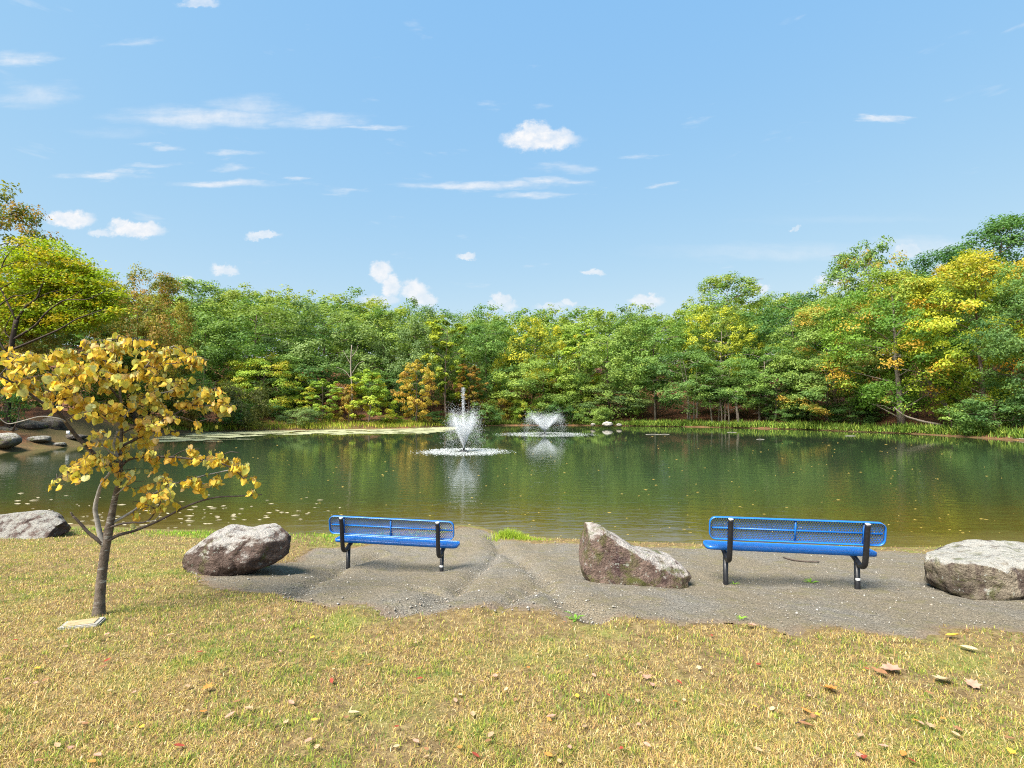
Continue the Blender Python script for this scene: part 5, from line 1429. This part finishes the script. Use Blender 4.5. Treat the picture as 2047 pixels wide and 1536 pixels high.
def pebbles():
    r = np.random.default_rng(17); n = 36000
    Y = r.uniform(4.3, 9.3, n); X = r.uniform(-1, 1, n) * Y * 1.0; P = np.stack([X, Y], 1)
    g = look(P, _GG); best = np.full(n, 9.)
    for R in RUT_W:
        for a, b_ in zip(R[:-1], R[1:]):
            ab = b_ - a; t = np.clip(((P - a) @ ab) / (ab @ ab), 0, 1); best = np.minimum(best, np.hypot(*(P - a - t[:, None] * ab).T))
    k = (g > .02) & (r.uniform(size=n) < .16 + .9 * np.exp(-(best / .16) ** 2) + .25 * np.exp(-(g / .15) ** 2)) & (look(P, _GD) > .1)
    P = P[k]; n = len(P); s = r.uniform(.003, .008, n) * np.where(r.uniform(size=n) < .06, 2.0, 1)
    oc = np.array([(1, 0, 0), (0, 1, 0), (-1, 0, 0), (0, -1, 0), (0, 0, .7), (0, 0, -.7)], float); of = np.array([[0, 1, 4], [1, 2, 4], [2, 3, 4], [3, 0, 4], [1, 0, 5], [2, 1, 5], [3, 2, 5], [0, 3, 5]])
    V = oc[None] * s[:, None, None] * r.uniform(.6, 1.4, (n, 6, 3)) + np.c_[P, look(P, _GZ) + .012][:, None]
    m = Mat("pebbles", .9, .2); m.color(m.attr("col", True))
    c = np.array([(.24, .22, .19), (.30, .28, .24), (.15, .135, .115), (.27, .22, .17), (.36, .34, .30)])[r.integers(0, 5, n)] * r.uniform(.75, 1.1, (n, 1))
    link("pebbles", np_mesh("pebbles", V.reshape(-1, 3), (of[None] + (np.arange(n) * 6)[:, None, None]).reshape(-1, 3), m.m, False, dict(col=np.repeat(c, 6, 0))), kind="stuff", label="loose pale pebbles washed along the gravel ruts", category="pebbles")
pebbles()

def twig(label, pts_px, rad, mat=TW_DARK):
    P = np.array([hit(*p) for p in pts_px]) + [0, 0, rad + .012]
    o = MB().tube(smooth_path(P - P[0], 4), np.interp(np.linspace(0, 1, (len(P) - 1) * 4 + 1), [0, .15, 1], [rad * .6, rad, rad * .7]), 7).build("twig", mat, None, True, label=label, category="stick")
    o.location = P[0]
twig("curved stick lying on the gravel beyond the right bench", [(1566,1118),(1585,1123),(1608,1126),(1638,1127)], .012)
twig("short twig lying on the gravel before the wedge boulder", [(1246,1172),(1256,1170),(1267,1167)], .006)
twig("dark twig low on the right lawn", [(1590,1452),(1604,1447),(1612,1444)], .004)
MWEED = m_leaf("weed_leaf", (.10, .20, .02), (.26, .34, .04))
def weed(label, px, py, n, L, seed, up=.6):
    p = hit(px, py); r = np.random.default_rng(seed); mb = MB()
    for k in range(n):
        a = k * 2.4 + r.normal(0, .3); l = L * r.uniform(.6, 1.1); d = np.array([math.cos(a), math.sin(a), 0]); s = np.array([-math.sin(a), math.cos(a), 0]) * l * .11; el_ = r.uniform(.2, 1.) * up
        q = [np.zeros(3), d * l * .5 + s + [0, 0, l * el_], d * l + [0, 0, l * el_ * 1.1], d * l * .5 - s + [0, 0, l * el_], d * l * .5 + [0, 0, l * el_ - l * .05]]
        mb.add(q, np.array([[0, 1, 4], [1, 2, 4], [2, 3, 4], [3, 0, 4]]))
    me = mb.mesh("weed", MWEED, False, dict(rnd=r.uniform(0, 1, len(np.concatenate(mb.v))), clump=np.zeros(mb.n), high=np.zeros(mb.n)))
    o = link("weed", me, None, label=label, category="weed", group="weeds growing through the gravel"); o.location = p
weed("spiky green weed in the gravel before the right bench", 1620, 1167, 11, .10, 1); weed("tiny weed left of the spiky one by the bench leg", 1468, 1170, 9, .06, 2)
weed("small green seedling at the foot of the wedge boulder", 1231, 1162, 8, .10, 3, 1.2); weed("low weeds creeping at the foot of the right boulder", 1905, 1182, 26, .12, 4, .7); weed("weed clump left under the right boulder's edge", 1880, 1175, 14, .09, 6, .8)
weed("green rosette at the lawn's edge below the wedge boulder", 1150, 1240, 14, .09, 5, .7); weed("flat pale weed on the gravel's edge", 1480, 1238, 8, .06, 7, .4)

def marker():
    Y = 33.5; p = at(136, 866, Y); z = g1(p[0], Y)
    m = m_paint("marker_white", (.78, .78, .76), .6, .3)
    o = empty("marker_post", (p[0], Y, z), label="small white marker on a post at the left bank waterline", category="marker")
    MB().tube([(0, 0, -.2), (0, 0, p[2] - z + .05)], .03, 8).build("post", TW_DARK, o, True)
    MB().box((-.10, -.03, p[2] - z - .12), (.10, .03, p[2] - z + .14)).build("board", m, o)
marker()
